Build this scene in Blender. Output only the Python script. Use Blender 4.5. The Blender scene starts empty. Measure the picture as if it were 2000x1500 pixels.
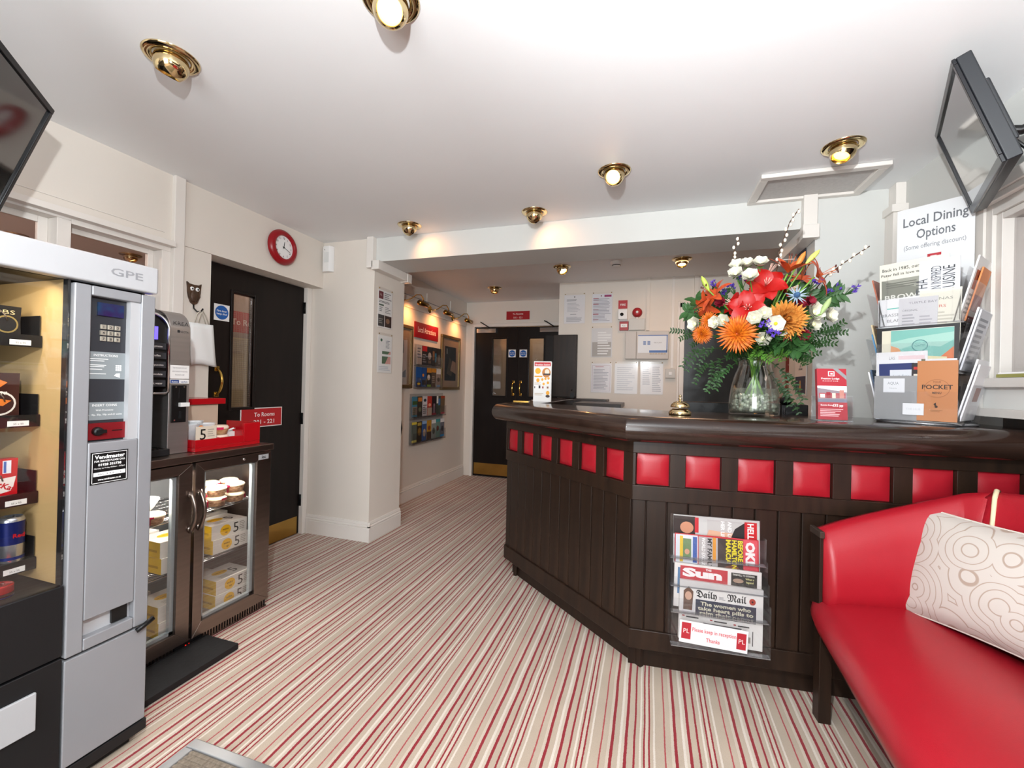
import bpy, math, random
from mathutils import Vector, Matrix, Euler
rnd = random.Random(11)
PI = math.pi
SC = bpy.context.scene
COL = SC.collection

# ------------------------------------------------------------------ camera, world, flash, exposure
cam = bpy.data.cameras.new('camera'); cam.sensor_width = 36; cam.lens = 837.3 * 36 / 2000; cam.clip_start = 0.02
camo = bpy.data.objects.new('camera', cam); COL.objects.link(camo)
def camera_rotation(yaw, pitch, roll):
    f = Vector((math.sin(yaw) * math.cos(pitch), math.cos(yaw) * math.cos(pitch), math.sin(pitch)))
    r = Vector((math.cos(yaw), -math.sin(yaw), 0)); u = r.cross(f)
    c, s = math.cos(roll), math.sin(roll)
    r2 = r * c + u * s; u2 = u * c - r * s
    return Matrix((r2, u2, -f)).transposed()
camo.matrix_world = Matrix.Translation((0, 0, 1.22)) @ camera_rotation(-0.30927, 0.0037255, 0.023155).to_4x4()
SC.camera = camo
SC.view_settings.view_transform = 'Standard'; SC.view_settings.look = 'None'
SC.view_settings.gamma = 1; SC.view_settings.use_curve_mapping = False
SC.view_settings.exposure = 0.05
w = bpy.data.worlds.new('world'); SC.world = w; w.use_nodes = True
w.node_tree.nodes['Background'].inputs[0].default_value = (.93, .97, 1.0, 1)
w.node_tree.nodes['Background'].inputs[1].default_value = 0.30

def lamp(name, kind, loc, energy, color=(1, 1, 1), size=.05, aim=None, spot=None, parent=None, sy=None):
    l = bpy.data.lights.new(name, kind); l.energy = energy; l.color = color
    if kind == 'AREA':
        l.size = size
        if sy: l.shape = 'RECTANGLE'; l.size_y = sy
    else: l.shadow_soft_size = size
    if spot: l.spot_size = spot; l.spot_blend = 1
    o = bpy.data.objects.new(name, l); COL.objects.link(o); o.location = loc
    if aim is not None: o.rotation_euler = Vector(aim).to_track_quat('-Z', 'Y').to_euler()
    if parent: o.parent = parent
    return o
lamp('camera_flash', 'POINT', (-.12, -.05, 1.76), 118, (.93, .975, 1), .022)
lamp('camera_flash_head', 'SPOT', (-.12, -.05, 1.765), 150, (.93, .975, 1), .022, aim=(.55, .75, .68), spot=1.9)   # flash head tilted up at the ceiling

lamp('rear_fill_light', 'AREA', (-.2, -2.12, 1.15), 95, (.92, .97, 1), 1.6, (0, 1, 0), sy=1.9)  # added soft fill from behind the camera; no daylight source known there

# ------------------------------------------------------------------ materials
def lin(h):
    h = h.lstrip('#'); r = []
    for i in (0, 2, 4):
        c = int(h[i:i + 2], 16) / 255
        r.append(c / 12.92 if c <= .04045 else ((c + .055) / 1.055) ** 2.4)
    return (*r, 1)
MC = {}
def mat(hexc, rough=.5, metal=0.0, spec=.4, noise=0.0, nscale=(8, 8, 8), bump=0.0, bscale=200, coat=0.0, emit=0.0, h2=None):
    key = (hexc, rough, metal, spec, noise, nscale, bump, bscale, coat, emit, h2)
    if key in MC: return MC[key]
    m = bpy.data.materials.new('mat_' + hexc.strip('#')); m.use_nodes = True
    N, L = m.node_tree.nodes, m.node_tree.links; b = N['Principled BSDF']
    b.inputs['Base Color'].default_value = lin(hexc); b.inputs['Roughness'].default_value = rough
    b.inputs['Metallic'].default_value = metal; b.inputs['Specular IOR Level'].default_value = spec
    b.inputs['Coat Weight'].default_value = coat; b.inputs['Coat Roughness'].default_value = .08
    if emit:
        b.inputs['Emission Color'].default_value = lin(hexc); b.inputs['Emission Strength'].default_value = emit
    if noise or bump:
        tc = N.new('ShaderNodeTexCoord'); mp = N.new('ShaderNodeMapping'); L.new(tc.outputs['Object'], mp.inputs[0])
    if noise:
        mp.inputs['Scale'].default_value = nscale
        n = N.new('ShaderNodeTexNoise'); n.inputs['Scale'].default_value = 1; n.inputs['Detail'].default_value = 6; L.new(mp.outputs[0], n.inputs[0])
        rp = N.new('ShaderNodeValToRGB'); c = Vector(lin(hexc)[:3])
        c2 = Vector(lin(h2)[:3]) if h2 else c * (1 + noise)
        c1 = c * (1 - noise) if not h2 else c
        rp.color_ramp.elements[0].position = .3; rp.color_ramp.elements[1].position = .7
        rp.color_ramp.elements[0].color = (*c1, 1); rp.color_ramp.elements[1].color = (*[min(v, 1) for v in c2], 1)
        L.new(n.outputs[0], rp.inputs[0]); L.new(rp.outputs[0], b.inputs['Base Color'])
    if bump:
        n2 = N.new('ShaderNodeTexNoise'); n2.inputs['Scale'].default_value = bscale; n2.inputs['Detail'].default_value = 3
        L.new(tc.outputs['Object'], n2.inputs[0]); bp = N.new('ShaderNodeBump'); bp.inputs['Strength'].default_value = bump
        bp.inputs['Distance'].default_value = .004; L.new(n2.outputs[0], bp.inputs['Height']); L.new(bp.outputs[0], b.inputs['Normal'])
    MC[key] = m; return m
def clear(name, tint=(1, 1, 1), gl=.12, edge=.5, rough=.02, dens=0.0, dcol=(.8, .8, .8)):
    """thin clear sheet: transparent body, glossy surface that strengthens at grazing angles"""
    m = bpy.data.materials.new(name); m.use_nodes = True; N, L = m.node_tree.nodes, m.node_tree.links
    for n in list(N): N.remove(n)
    out = N.new('ShaderNodeOutputMaterial'); t = N.new('ShaderNodeBsdfTransparent'); t.inputs[0].default_value = (*tint, 1)
    g = N.new('ShaderNodeBsdfGlossy'); g.inputs['Roughness'].default_value = rough
    lw = N.new('ShaderNodeLayerWeight'); lw.inputs[0].default_value = edge
    mr = N.new('ShaderNodeMapRange'); mr.inputs['To Min'].default_value = gl * .4; mr.inputs['To Max'].default_value = min(1, gl * 5)
    L.new(lw.outputs['Fresnel'], mr.inputs['Value']); mx = N.new('ShaderNodeMixShader')
    L.new(mr.outputs[0], mx.inputs[0])
    base = t.outputs[0]
    if dens:
        d = N.new('ShaderNodeBsdfDiffuse'); d.inputs[0].default_value = (*dcol, 1); m2 = N.new('ShaderNodeMixShader'); m2.inputs[0].default_value = dens
        L.new(t.outputs[0], m2.inputs[1]); L.new(d.outputs[0], m2.inputs[2]); base = m2.outputs[0]
    L.new(base, mx.inputs[1]); L.new(g.outputs[0], mx.inputs[2]); L.new(mx.outputs[0], out.inputs[0]); return m
GLASS = clear('window_glass', (.93, .92, .92), .055, .35)
VGLASS = clear('vase_glass', (.97, .985, .97), .06, .45)
ACRYL = clear('clear_acrylic', (.988, .988, .992), .045, .4, .03, .008)
ACRYL2 = clear('thick_acrylic', (.82, .83, .86), .2, .5, .1, .18, (.8, .8, .84))
NPLAS = clear('notice_plastic', (.985, .985, .985), .016, .3, .12, .0)
WATER = clear('water', (.95, .97, .93), .05, .5, .05, .10, (.8, .84, .74))
WALL = mat('#dfd7cd', .6, noise=.02, nscale=(2, 2, 2), bump=.05, bscale=60)
WALLW = mat('#cdcdc9', .55, noise=.02, nscale=(2, 2, 2), bump=.05, bscale=60)
TRIM = mat('#e2dcd5', .35)
CEIL = mat('#eff0f1', .6, noise=.015, nscale=(1.5, 1.5, 1.5), bump=.12, bscale=12)
WOOD = mat('#1d140f', .34, 0, .3, noise=.35, nscale=(30, 30, 3), h2='#2e1f16', bump=.05, bscale=90)
WOODH = mat('#221713', .2, noise=.35, nscale=(3, 30, 30), h2='#32231c', coat=.35)
DOOR = mat('#130d0b', .36, 0, .22, noise=.2, nscale=(25, 25, 2), h2='#1b1310')
RED = mat('#9b1623', .36, noise=.05, nscale=(4, 4, 4), bump=.10, bscale=450)
REDP = mat('#940e19', .3)
BRASS = mat('#d9b25e', .16, 1.0); BRASSD = mat('#9a7434', .25, 1.0)
GOLD = mat('#dcc79a', .10, 1.0)
STEEL = mat('#8d8078', .34, 1.0, noise=.08, nscale=(3, 3, 60)); SS2 = mat('#b5b1ae', .36, .85, noise=.06, nscale=(3, 3, 60)); CHROME = mat('#d8d8da', .12, 1.0)
WHITE = mat('#efefee', .5); PAPER = mat('#f0efed', .6); BLACK = mat('#0c0c0d', .4); BLK2 = mat('#1c1c1e', .5); GREY = mat('#a9a9ac', .42)
INK = mat('#2a2a2c', .6); LGREY = mat('#b9b7b6', .6); MGREY = mat('#8b898a', .6)

# ------------------------------------------------------------------ mesh builder
class MB:
    def __init__(s): s.v = []; s.f = []; s.fm = []; s.sm = []; s.mats = []
    def mi(s, m):
        if m not in s.mats: s.mats.append(m)
        return s.mats.index(m)
    def add(s, vs, fs, m, smooth=False, M=None):
        o = len(s.v); k = s.mi(m)
        for p in vs:
            p = Vector(p)
            s.v.append(M @ p if M else p)
        for f in fs: s.f.append([i + o for i in f]); s.fm.append(k); s.sm.append(smooth)
        return s
    def box(s, x0, x1, y0, y1, z0, z1, m, M=None):
        if x1 < x0: x0, x1 = x1, x0
        if y1 < y0: y0, y1 = y1, y0
        if z1 < z0: z0, z1 = z1, z0
        v = [(x, y, z) for z in (z0, z1) for y in (y0, y1) for x in (x0, x1)]
        return s.add(v, [(0, 2, 3, 1), (4, 5, 7, 6), (0, 1, 5, 4), (2, 6, 7, 3), (0, 4, 6, 2), (1, 3, 7, 5)], m, False, M)
    def lathe(s, prof, m, n=24, M=None, smooth=True, a0=0, a1=2 * PI):
        full = abs(a1 - a0 - 2 * PI) < 1e-6; k = n if full else n + 1; vs = []
        for i in range(k):
            a = a0 + (a1 - a0) * i / n
            for r, z in prof: vs.append((r * math.cos(a), r * math.sin(a), z))
        p = len(prof); fs = []
        for i in range(n):
            j = (i + 1) % k
            for q in range(p - 1): fs.append((i * p + q, j * p + q, j * p + q + 1, i * p + q + 1))
        return s.add(vs, fs, m, smooth, M)
    def tube(s, pts, r, m, n=8, M=None, cap=True):
        pts = [Vector(p) for p in pts]; R = r if isinstance(r, (list, tuple)) else [r] * len(pts)
        vs = []; up = None
        for i, p in enumerate(pts):
            d = (pts[min(i + 1, len(pts) - 1)] - pts[max(i - 1, 0)]).normalized()
            if up is None: up = d.orthogonal().normalized()
            up = (up - d * up.dot(d)).normalized(); sd = d.cross(up)
            for k in range(n):
                a = 2 * PI * k / n; vs.append(p + (up * math.cos(a) + sd * math.sin(a)) * R[i])
        fs = [(i * n + k, i * n + (k + 1) % n, (i + 1) * n + (k + 1) % n, (i + 1) * n + k) for i in range(len(pts) - 1) for k in range(n)]
        if cap: fs += [tuple(range(n))[::-1], tuple((len(pts) - 1) * n + k for k in range(n))]
        return s.add(vs, fs, m, True, M)
    def cyl(s, p0, p1, r, m, n=16, M=None): return s.tube([p0, p1], r, m, n, M)
    def prism(s, poly, z0, z1, m, M=None, smooth=False):
        n = len(poly); vs = [(x, y, z0) for x, y in poly] + [(x, y, z1) for x, y in poly]
        s.add(vs, [tuple(range(n))[::-1], tuple(range(n, 2 * n))], m, False, M)
        o = len(s.v) - 2 * n
        for i in range(n):
            j = (i + 1) % n; s.f.append([o + i, o + j, o + n + j, o + n + i]); s.fm.append(s.mi(m)); s.sm.append(smooth)
        return s
    def plate(s, poly, y0, y1, m, M=None):   # polygon in xz, depth along y
        R = Matrix(((1, 0, 0, 0), (0, 0, -1, 0), (0, 1, 0, 0), (0, 0, 0, 1)))
        return s.prism(poly, -y1, -y0, m, (M @ R) if M else R)
    def quad(s, x0, z0, x1, z1, y, m, M=None): return s.add([(x0, y, z0), (x1, y, z0), (x1, y, z1), (x0, y, z1)], [(0, 1, 2, 3)], m, False, M)
    def ell(s, c, rx, rz, y, m, n=20, M=None): return s.add([(c[0] + rx * math.cos(2 * PI * i / n), y, c[1] + rz * math.sin(2 * PI * i / n)) for i in range(n)], [tuple(range(n))], m, False, M)
    def sphere(s, c, r, m, n=12, sc=(1, 1, 1), M=None):
        T = Matrix.Translation(c) @ Matrix.Diagonal((*sc, 1)); T = M @ T if M else T
        return s.lathe([(max(1e-5, r * math.sin(PI * i / (n // 2 + 2))), -r * math.cos(PI * i / (n // 2 + 2))) for i in range(n // 2 + 3)], m, n, T)
    def text(s, t, x, z, size, m, y=-.0005, al='CENTER', bold=0.0, width=None, ang=0, M=None, font=None):
        key = (t, al, bold)
        if key not in TX:
            c = bpy.data.curves.new('t', 'FONT'); c.body = t; c.align_x = al; c.offset = bold; c.resolution_u = 2; c.space_line = .9
            o = bpy.data.objects.new('t', c); me = bpy.data.meshes.new_from_object(o)
            TX[key] = ([v.co.copy() for v in me.vertices], [tuple(p.vertices) for p in me.polygons])
            bpy.data.objects.remove(o); bpy.data.curves.remove(c); bpy.data.meshes.remove(me)
        vs, fs = TX[key]
        if not vs: return s
        sx = size
        if width:
            w0 = max(v.x for v in vs) - min(v.x for v in vs); sx = width / w0
        R = Matrix.Rotation(ang, 4, 'Y')
        T = Matrix.Translation((x, y, z)) @ R @ Matrix(((sx, 0, 0, 0), (0, 0, 0, 0), (0, size, 0, 0), (0, 0, 0, 1)))
        return s.add(vs, fs, m, False, M @ T if M else T)
    def obj(s, name, parent=None, loc=(0, 0, 0), rot=(0, 0, 0), bevel=0, label=None, seg=2):
        me = bpy.data.meshes.new(name); me.from_pydata([tuple(v) for v in s.v], [], s.f)
        for m in s.mats: me.materials.append(m)
        me.polygons.foreach_set('material_index', s.fm); me.polygons.foreach_set('use_smooth', s.sm); me.update()
        o = bpy.data.objects.new(name, me); COL.objects.link(o)
        if parent: o.parent = parent
        o.location = loc; o.rotation_euler = rot if not isinstance(rot, (int, float)) else (0, 0, rot)
        if bevel:
            b = o.modifiers.new('b', 'BEVEL'); b.width = bevel; b.segments = seg; b.limit_method = 'ANGLE'; b.angle_limit = .6
            b.harden_normals = True
            for p in me.polygons: p.use_smooth = True
        if label: o['label'] = label
        return o
TX = {}
def thing(name, label, cat, loc=(0, 0, 0), rot=0, group=None):
    o = bpy.data.objects.new(name, None); COL.objects.link(o); o.empty_display_size = .05; o.location = loc
    o.rotation_euler = (0, 0, rot) if isinstance(rot, (int, float)) else rot
    o['label'] = label; o['category'] = cat
    if group: o['group'] = group
    return o
def tag(o, label, cat, group=None):
    o['label'] = label; o['category'] = cat
    if group: o['group'] = group
    return o
def struct(o): o['kind'] = 'structure'; return o
def dup(o, parent=None):
    c = o.copy(); COL.objects.link(c)
    if parent: c.parent = parent
    for ch in list(o.children): dup(ch, c)
    return c
def face(mb, w, h, items, y=-.0004, x0=None, z0=0.0, M=None):
    """flat print in fractions of a w x h sheet whose lower left corner is (x0, z0)"""
    if x0 is None: x0 = -w / 2
    k = 0
    for it in items:
        k += 1; yy = y - k * 2.5e-5; c = it[-1] if not isinstance(it[-1], dict) else it[-2]
        op = it[-1] if isinstance(it[-1], dict) else {}
        m = mat(c, .5) if isinstance(c, str) else c
        X = lambda u: x0 + u * w
        Z = lambda v: z0 + v * h
        if it[0] == 'r': mb.quad(X(it[1]), Z(it[2]), X(it[3]), Z(it[4]), yy, m, M)
        elif it[0] == 'e': mb.ell((X(it[1]), Z(it[2])), it[3] * w, it[4] * h, yy, m, 18, M)
        elif it[0] == 'p': mb.add([(X(a), yy, Z(b)) for a, b in it[1]], [tuple(range(len(it[1])))], m, False, M)
        elif it[0] == 't': mb.text(it[1], X(it[2]), Z(it[3]), it[4] * h, m, yy, bold=op.get('b', 0), al=op.get('al', 'CENTER'), width=op['w'] * w if 'w' in op else None, ang=op.get('a', 0), M=M)
        elif it[0] == 'l':
            a, b, c2, d, n = it[1:6]; rr = random.Random(int(w * 1e4 + h * 1e3 + k))
            for i in range(n):
                zz = d - (d - b) * (i + .5) / n; e = a + (c2 - a) * rr.uniform(.6, 1)
                mb.quad(X(a), Z(zz) - .28 * (d - b) / n * h, X(e), Z(zz) + .2 * (d - b) / n * h, yy, m, M)
def dk(c, f):
    return '#' + ''.join('%02x' % int(int(c[i:i + 2], 16) * f) for i in (1, 3, 5))
def sheet(name, label, cat, w, h, loc, rot=0, base='#efeeec', items=(), t=.0015, group=None, rough=.45, plastic=False, parent=None):
    mb = MB(); mb.box(-w / 2, w / 2, 0, t, 0, h, mat(base, rough)); face(mb, w, h, items)
    if plastic:
        mb.box(-w / 2 - .006, w / 2 + .006, -.003, -.0018, -.006, h + .02, NPLAS)
        for sx in (-1, 1): mb.cyl((sx * (w / 2 - .01), -.005, h + .01), (sx * (w / 2 - .01), -.003, h + .01), .005, BRASS, 8)
    o = mb.obj(name, parent, loc, (0, 0, rot) if isinstance(rot, (int, float)) else rot)
    if parent: o['label'] = label
    else: tag(o, label, cat, group)
    return o
R90 = PI / 2      # things on the left wall: local x runs into the room, front faces the room

# ------------------------------------------------------------------ room shell
ZC = 2.325
def carpet_mat():
    m = bpy.data.materials.new('striped_carpet'); m.use_nodes = True; N, L = m.node_tree.nodes, m.node_tree.links; b = N['Principled BSDF']
    b.inputs['Roughness'].default_value = .95; b.inputs['Specular IOR Level'].default_value = .1; b.inputs['Sheen Weight'].default_value = .2
    tc = N.new('ShaderNodeTexCoord'); sp = N.new('ShaderNodeSeparateXYZ'); L.new(tc.outputs['Object'], sp.inputs[0])
    nz = N.new('ShaderNodeTexNoise'); nz.inputs['Scale'].default_value = 170; nz.inputs['Detail'].default_value = 2; L.new(tc.outputs['Object'], nz.inputs[0])
    nz2 = N.new('ShaderNodeTexNoise'); nz2.inputs['Scale'].default_value = 5; L.new(tc.outputs['Object'], nz2.inputs[0])
    def math_(op, a, bb=None, c=None):
        n = N.new('ShaderNodeMath'); n.operation = op
        for i, v in enumerate((a, bb, c)):
            if v is None: continue
            if isinstance(v, (int, float)): n.inputs[i].default_value = v
            else: L.new(v, n.inputs[i])
        return n.outputs[0]
    x = math_('MULTIPLY_ADD', nz.outputs[0], .0035, sp.outputs[0]); x = math_('MULTIPLY_ADD', nz2.outputs[0], .006, x)
    x = math_('MULTIPLY_ADD', x, 1 / .2098, .132 / .2098 - .022 + 20); fr = math_('FRACT', x)
    rp = N.new('ShaderNodeValToRGB'); cr = rp.color_ramp; cr.interpolation = 'CONSTANT'
    A, B, Wt, Rd, Rt = '#b5a492', '#c4b5a5', '#d4c9bd', '#8c202a', '#a5494a'
    st = [(0, Rt), (.012, A), (.10, B), (.147, Rd), (.193, A), (.28, Wt), (.318, B), (.366, Rd), (.414, A), (.505, Rd), (.537, A), (.60, Wt), (.63, A), (.664, Rd), (.690, B), (.742, Rd), (.768, A), (.82, Wt), (.85, A), (.99, Rt)]
    cr.elements[0].position = 0; cr.elements[0].color = lin(st[0][1]); cr.elements[1].position = st[1][0]; cr.elements[1].color = lin(st[1][1])
    for p, c in st[2:]:
        e = cr.elements.new(p); e.color = lin(c)
    L.new(fr, rp.inputs[0])
    n3 = N.new('ShaderNodeTexNoise'); n3.inputs['Scale'].default_value = 420; n3.inputs['Detail'].default_value = 2; L.new(tc.outputs['Object'], n3.inputs[0])
    n4 = N.new('ShaderNodeTexNoise'); n4.inputs['Scale'].default_value = 3.5; n4.inputs['Detail'].default_value = 5; L.new(tc.outputs['Object'], n4.inputs[0])
    k = math_('ADD', math_('MULTIPLY', n3.outputs[0], .35), math_('MULTIPLY_ADD', n4.outputs[0], .35, .62))
    mx = N.new('ShaderNodeMix'); mx.data_type = 'RGBA'; mx.blend_type = 'MULTIPLY'; mx.inputs[0].default_value = 1
    L.new(rp.outputs[0], mx.inputs[6]); L.new(k, mx.inputs[7]); L.new(mx.outputs[2], b.inputs['Base Color'])
    bp = N.new('ShaderNodeBump'); bp.inputs['Strength'].default_value = .5; bp.inputs['Distance'].default_value = .003; L.new(n3.outputs[0], bp.inputs['Height']); L.new(bp.outputs[0], b.inputs['Normal'])
    return m
struct(MB().box(-5.3, 2.9, -2.2, 5.6, -.08, 0, carpet_mat()).obj('floor'))
struct(MB().box(-5.3, 2.9, -2.2, 5.6, ZC, ZC + .08, CEIL).obj('ceiling'))
def wall(name, boxes, m=WALL, bevel=0):
    mb = MB()
    for b in boxes: mb.box(*b, m)
    return struct(mb.obj(name, bevel=bevel))
# left wall: fascia above the windows, low wall under them, narrow panel, door head, far pier
wall('wall_left', [(-2.60, -2.5, -2.1, 1.655, 1.956, ZC), (-2.60, -2.5, -2.1, 1.655, 0, 1.02), (-2.66, -2.505, 1.71, 1.885, 0, 1.962), (-2.66, -2.60, 1.885, 1.945, 0, 1.962),
                   (-2.74, -2.5, 1.71, 2.80, 1.963, ZC), (-2.74, -2.02, 2.80, 3.22, 0, ZC)])
wall('wall_corridor', [(-2.47, -2.37, 3.22, 5.33, 0, ZC)])
wall('wall_back', [(-2.47, -2.255, 5.33, 5.43, 0, ZC), (-2.255, -1.04, 5.33, 5.43, 2.02, ZC), (-1.04, 1.8, 5.33, 5.43, 0, ZC)])
wall('wall_partition', [(-.93, .30, 4.5, 4.58, 0, ZC), (.30, 1.05, 4.5, 4.58, 2.05, ZC), (1.05, 1.7, 4.5, 4.58, 0, ZC)])
wall('wall_right', [(1.25, 1.42, 2.20, 2.8, 1.143, ZC), (1.335, 1.42, 2.20, 2.8, 0, 1.143), (1.25, 1.35, -2.1, 2.20, 1.99, ZC), (1.25, 1.35, -2.1, 2.20, 1.143, 1.27), (.87, 1.35, 2.80, 3.22, 0, ZC)], WALLW)
wall('wall_office', [(1.7, 1.8, 3.22, 4.5, 0, ZC), (1.25, 1.8, 3.22, 3.3, 0, ZC)])
wall('wall_near', [(-2.6, -1.0, -2.2, -2.1, 0, ZC), (.6, 1.35, -2.2, -2.1, 0, ZC), (-1.0, .6, -2.2, -2.1, 2.1, ZC)])
struct(MB().box(1.332, 1.40, -2.1, 2.20, 0, 1.143, WOOD).obj('wall_right_panelling'))
# shell of the rooms seen through the panes
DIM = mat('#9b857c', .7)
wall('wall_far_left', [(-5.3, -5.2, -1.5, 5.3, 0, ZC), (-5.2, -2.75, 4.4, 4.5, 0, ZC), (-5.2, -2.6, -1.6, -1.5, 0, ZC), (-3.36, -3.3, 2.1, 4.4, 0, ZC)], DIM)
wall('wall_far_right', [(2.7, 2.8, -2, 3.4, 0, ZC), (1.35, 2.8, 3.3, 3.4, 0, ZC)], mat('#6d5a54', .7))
# beam and its boxed-in trunking
struct(MB().box(-2.02, .87, 2.80, 3.14, 2.143, ZC, WALLW).obj('beam', bevel=.003))
t1 = MB(); t1.box(-2.065, -2.008, 2.755, 2.80, 2.09, ZC, TRIM); t1.box(-2.02, -1.955, 2.755, 3.16, 2.075, 2.143, TRIM); t1.box(-2.025, -1.950, 3.16, 3.225, 2.07, 2.143, TRIM)
struct(t1.obj('trim_1', bevel=.003))
t2 = MB(); t2.box(.80, .868, 2.755, 2.80, 2.14, ZC, TRIM); t2.box(.795, .875, 2.745, 2.80, 2.075, 2.15, TRIM); t2.box(.80, .868, 2.80, 3.16, 2.075, 2.143, TRIM); t2.box(.795, .872, 3.16, 3.22, 2.07, 2.143, TRIM)
struct(t2.obj('trim_2', bevel=.003))
t3 = MB(); t3.box(1.205, 1.25, 2.725, 2.80, 2.20, ZC, TRIM); t3.box(1.178, 1.25, 2.70, 2.80, 2.165, 2.205, TRIM); t3.box(1.19, 1.25, 2.715, 2.80, 0, 2.17, TRIM)
struct(t3.obj('trim_3', bevel=.003))
struct(MB().box(-2.60, -2.475, 1.655, 1.71, 0, ZC, TRIM).obj('trim_4', bevel=.003))
t5 = MB(); t5.box(-2.5, -2.495, -2.1, 1.62, 2.0, 2.003, TRIM); t5.box(-2.52, -2.455, -2.1, 1.651, 1.928, 1.956, TRIM); struct(t5.obj('trim_5', bevel=.002))
# right window head shelf mouldings
t6 = MB(); t6.box(1.215, 1.25, -2.1, 2.235, 1.985, 2.035, TRIM); t6.box(1.225, 1.25, -2.1, 2.235, 1.96, 1.985, TRIM); t6.box(1.235, 1.25, -2.1, 2.235, 2.035, 2.05, TRIM)
struct(t6.obj('trim_6', bevel=.004))
# windows
TRIMR = mat('#c8c3bd', .4)
def window(name, boxes, pane, far):
    mb = MB()
    for b in boxes: mb.box(*b, TRIMR if name == 'window_3' else TRIM)
    o = struct(mb.obj(name, bevel=.002)); MB().box(*pane, GLASS).obj('pane', o); return o
window('window_1', [(-2.6, -2.50, -2.1, 1.232, 1.918, 1.93), (-2.6, -2.50, 1.183, 1.232, 1.02, 1.918), (-2.6, -2.5, -2.1, 1.183, 1.02, 1.07), (-2.585, -2.565, 1.150, 1.183, 1.07, 1.918), (-2.585, -2.565, -2.1, 1.15, 1.89, 1.918)], (-2.578, -2.572, -2.1, 1.15, 1.07, 1.89), 0)
window('window_2', [(-2.6, -2.50, 1.232, 1.655, 1.905, 1.93), (-2.6, -2.50, 1.611, 1.655, 1.02, 1.905), (-2.6, -2.5, 1.232, 1.611, 1.02, 1.07), (-2.59, -2.565, 1.585, 1.611, 1.07, 1.905), (-2.59, -2.565, 1.232, 1.585, 1.88, 1.905)], (-2.578, -2.572, 1.232, 1.585, 1.07, 1.88), 0)
window('window_3', [(1.25, 1.35, 2.135, 2.20, 1.27, 1.99), (1.25, 1.35, -2.1, 2.135, 1.92, 1.99), (1.262, 1.34, 2.105, 2.135, 1.29, 1.92), (1.262, 1.34, -2.1, 2.104, 1.895, 1.919), (1.225, 1.35, -2.1, 2.18, 1.255, 1.29), (1.235, 1.25, -2.1, 2.18, 1.143, 1.175), (1.24, 1.25, 2.165, 2.215, 1.15, 1.96)], (1.297, 1.303, -2.1, 2.105, 1.29, 1.895), 0)
# skirting boards
def skirt(name, p0, p1, n, h=.15):
    p0 = Vector(p0); p1 = Vector(p1); n = Vector(n); mb = MB()
    prof = [(0, 0), (.016, 0), (.016, h * .68), (.012, h * .71), (.017, h * .74), (.017, h * .8), (.008, h * .84), (.011, h * .88), (.006, h), (0, h)]
    vs = [(*(p + n * d), z) for p in (p0, p1) for d, z in prof]; k = len(prof)
    mb.add(vs, [(i, (i + 1) % k, k + (i + 1) % k, k + i) for i in range(k)] + [tuple(range(k)), tuple(range(k, 2 * k))], TRIM)
    return struct(mb.obj(name))
skirt('baseboard_pier_front', (-2.60, 2.80), (-2.003, 2.80), (0, -1)); skirt('baseboard_pier_side', (-2.02, 2.783), (-2.02, 3.225), (1, 0))
skirt('baseboard_corridor', (-2.37, 3.22), (-2.37, 5.30), (1, 0)); skirt('baseboard_partition', (-.93, 4.5), (.25, 4.5), (0, -1))
# picture-light board on the corridor wall
bd = MB(); bd.box(-2.37, -2.348, 3.24, 5.27, 1.995, 2.115, WALL); bd.box(-2.37, -2.345, 3.24, 5.27, 2.115, 2.122, MGREY)
bd.box(-2.37, -2.36, 4.23, 4.245, 2.12, 2.22, TRIM); bd.box(-2.37, -2.36, 4.82, 4.835, 2.12, 2.25, TRIM)
struct(bd.obj('trim_7', bevel=.002))
# loft hatch
h = MB()
for b in ((.524, 1.073, 2.455, 2.495), (.524, 1.073, 2.765, 2.80), (.524, .564, 2.495, 2.765), (1.033, 1.073, 2.495, 2.765)): h.box(b[0], b[1], b[2], b[3], ZC - .022, ZC - .001, TRIM)
ho = h.obj('loft_hatch', bevel=.004); tag(ho, 'white framed loft hatch in the ceiling above the counter', 'hatch')
MB().box(.564, 1.033, 2.495, 2.765, ZC - .008, ZC - .002, mat('#c9c5c2', .7, noise=.06, nscale=(60, 60, 60))).obj('panel', ho)
# floor mat with metal edge, bottom left
mm = thing('entrance_mat', 'brown ribbed entrance mat with a silver metal edge strip', 'mat', (-1.426, 1.063, 0))
e = MB(); AL = mat('#b9bcbf', .35, .9); e.box(0, 2.0, -.035, 0, .0005, .012, AL); e.box(0, .035, -2.0, -.035, .0005, .012, AL); e.obj('edge_strip', mm, bevel=.004)
r = MB(); CO = mat('#6f6255', .95, noise=.55, nscale=(120, 30, 120), h2='#8f8374', bump=.5, bscale=400)
r.box(.035, 2.0, -2.0, -.035, .0005, .006, CO)
for i in range(110): r.box(.035, 2.0, -.04 - i * .0175, -.049 - i * .0175, .006, .009, CO)
r.obj('ribbed_pile', mm)

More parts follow.
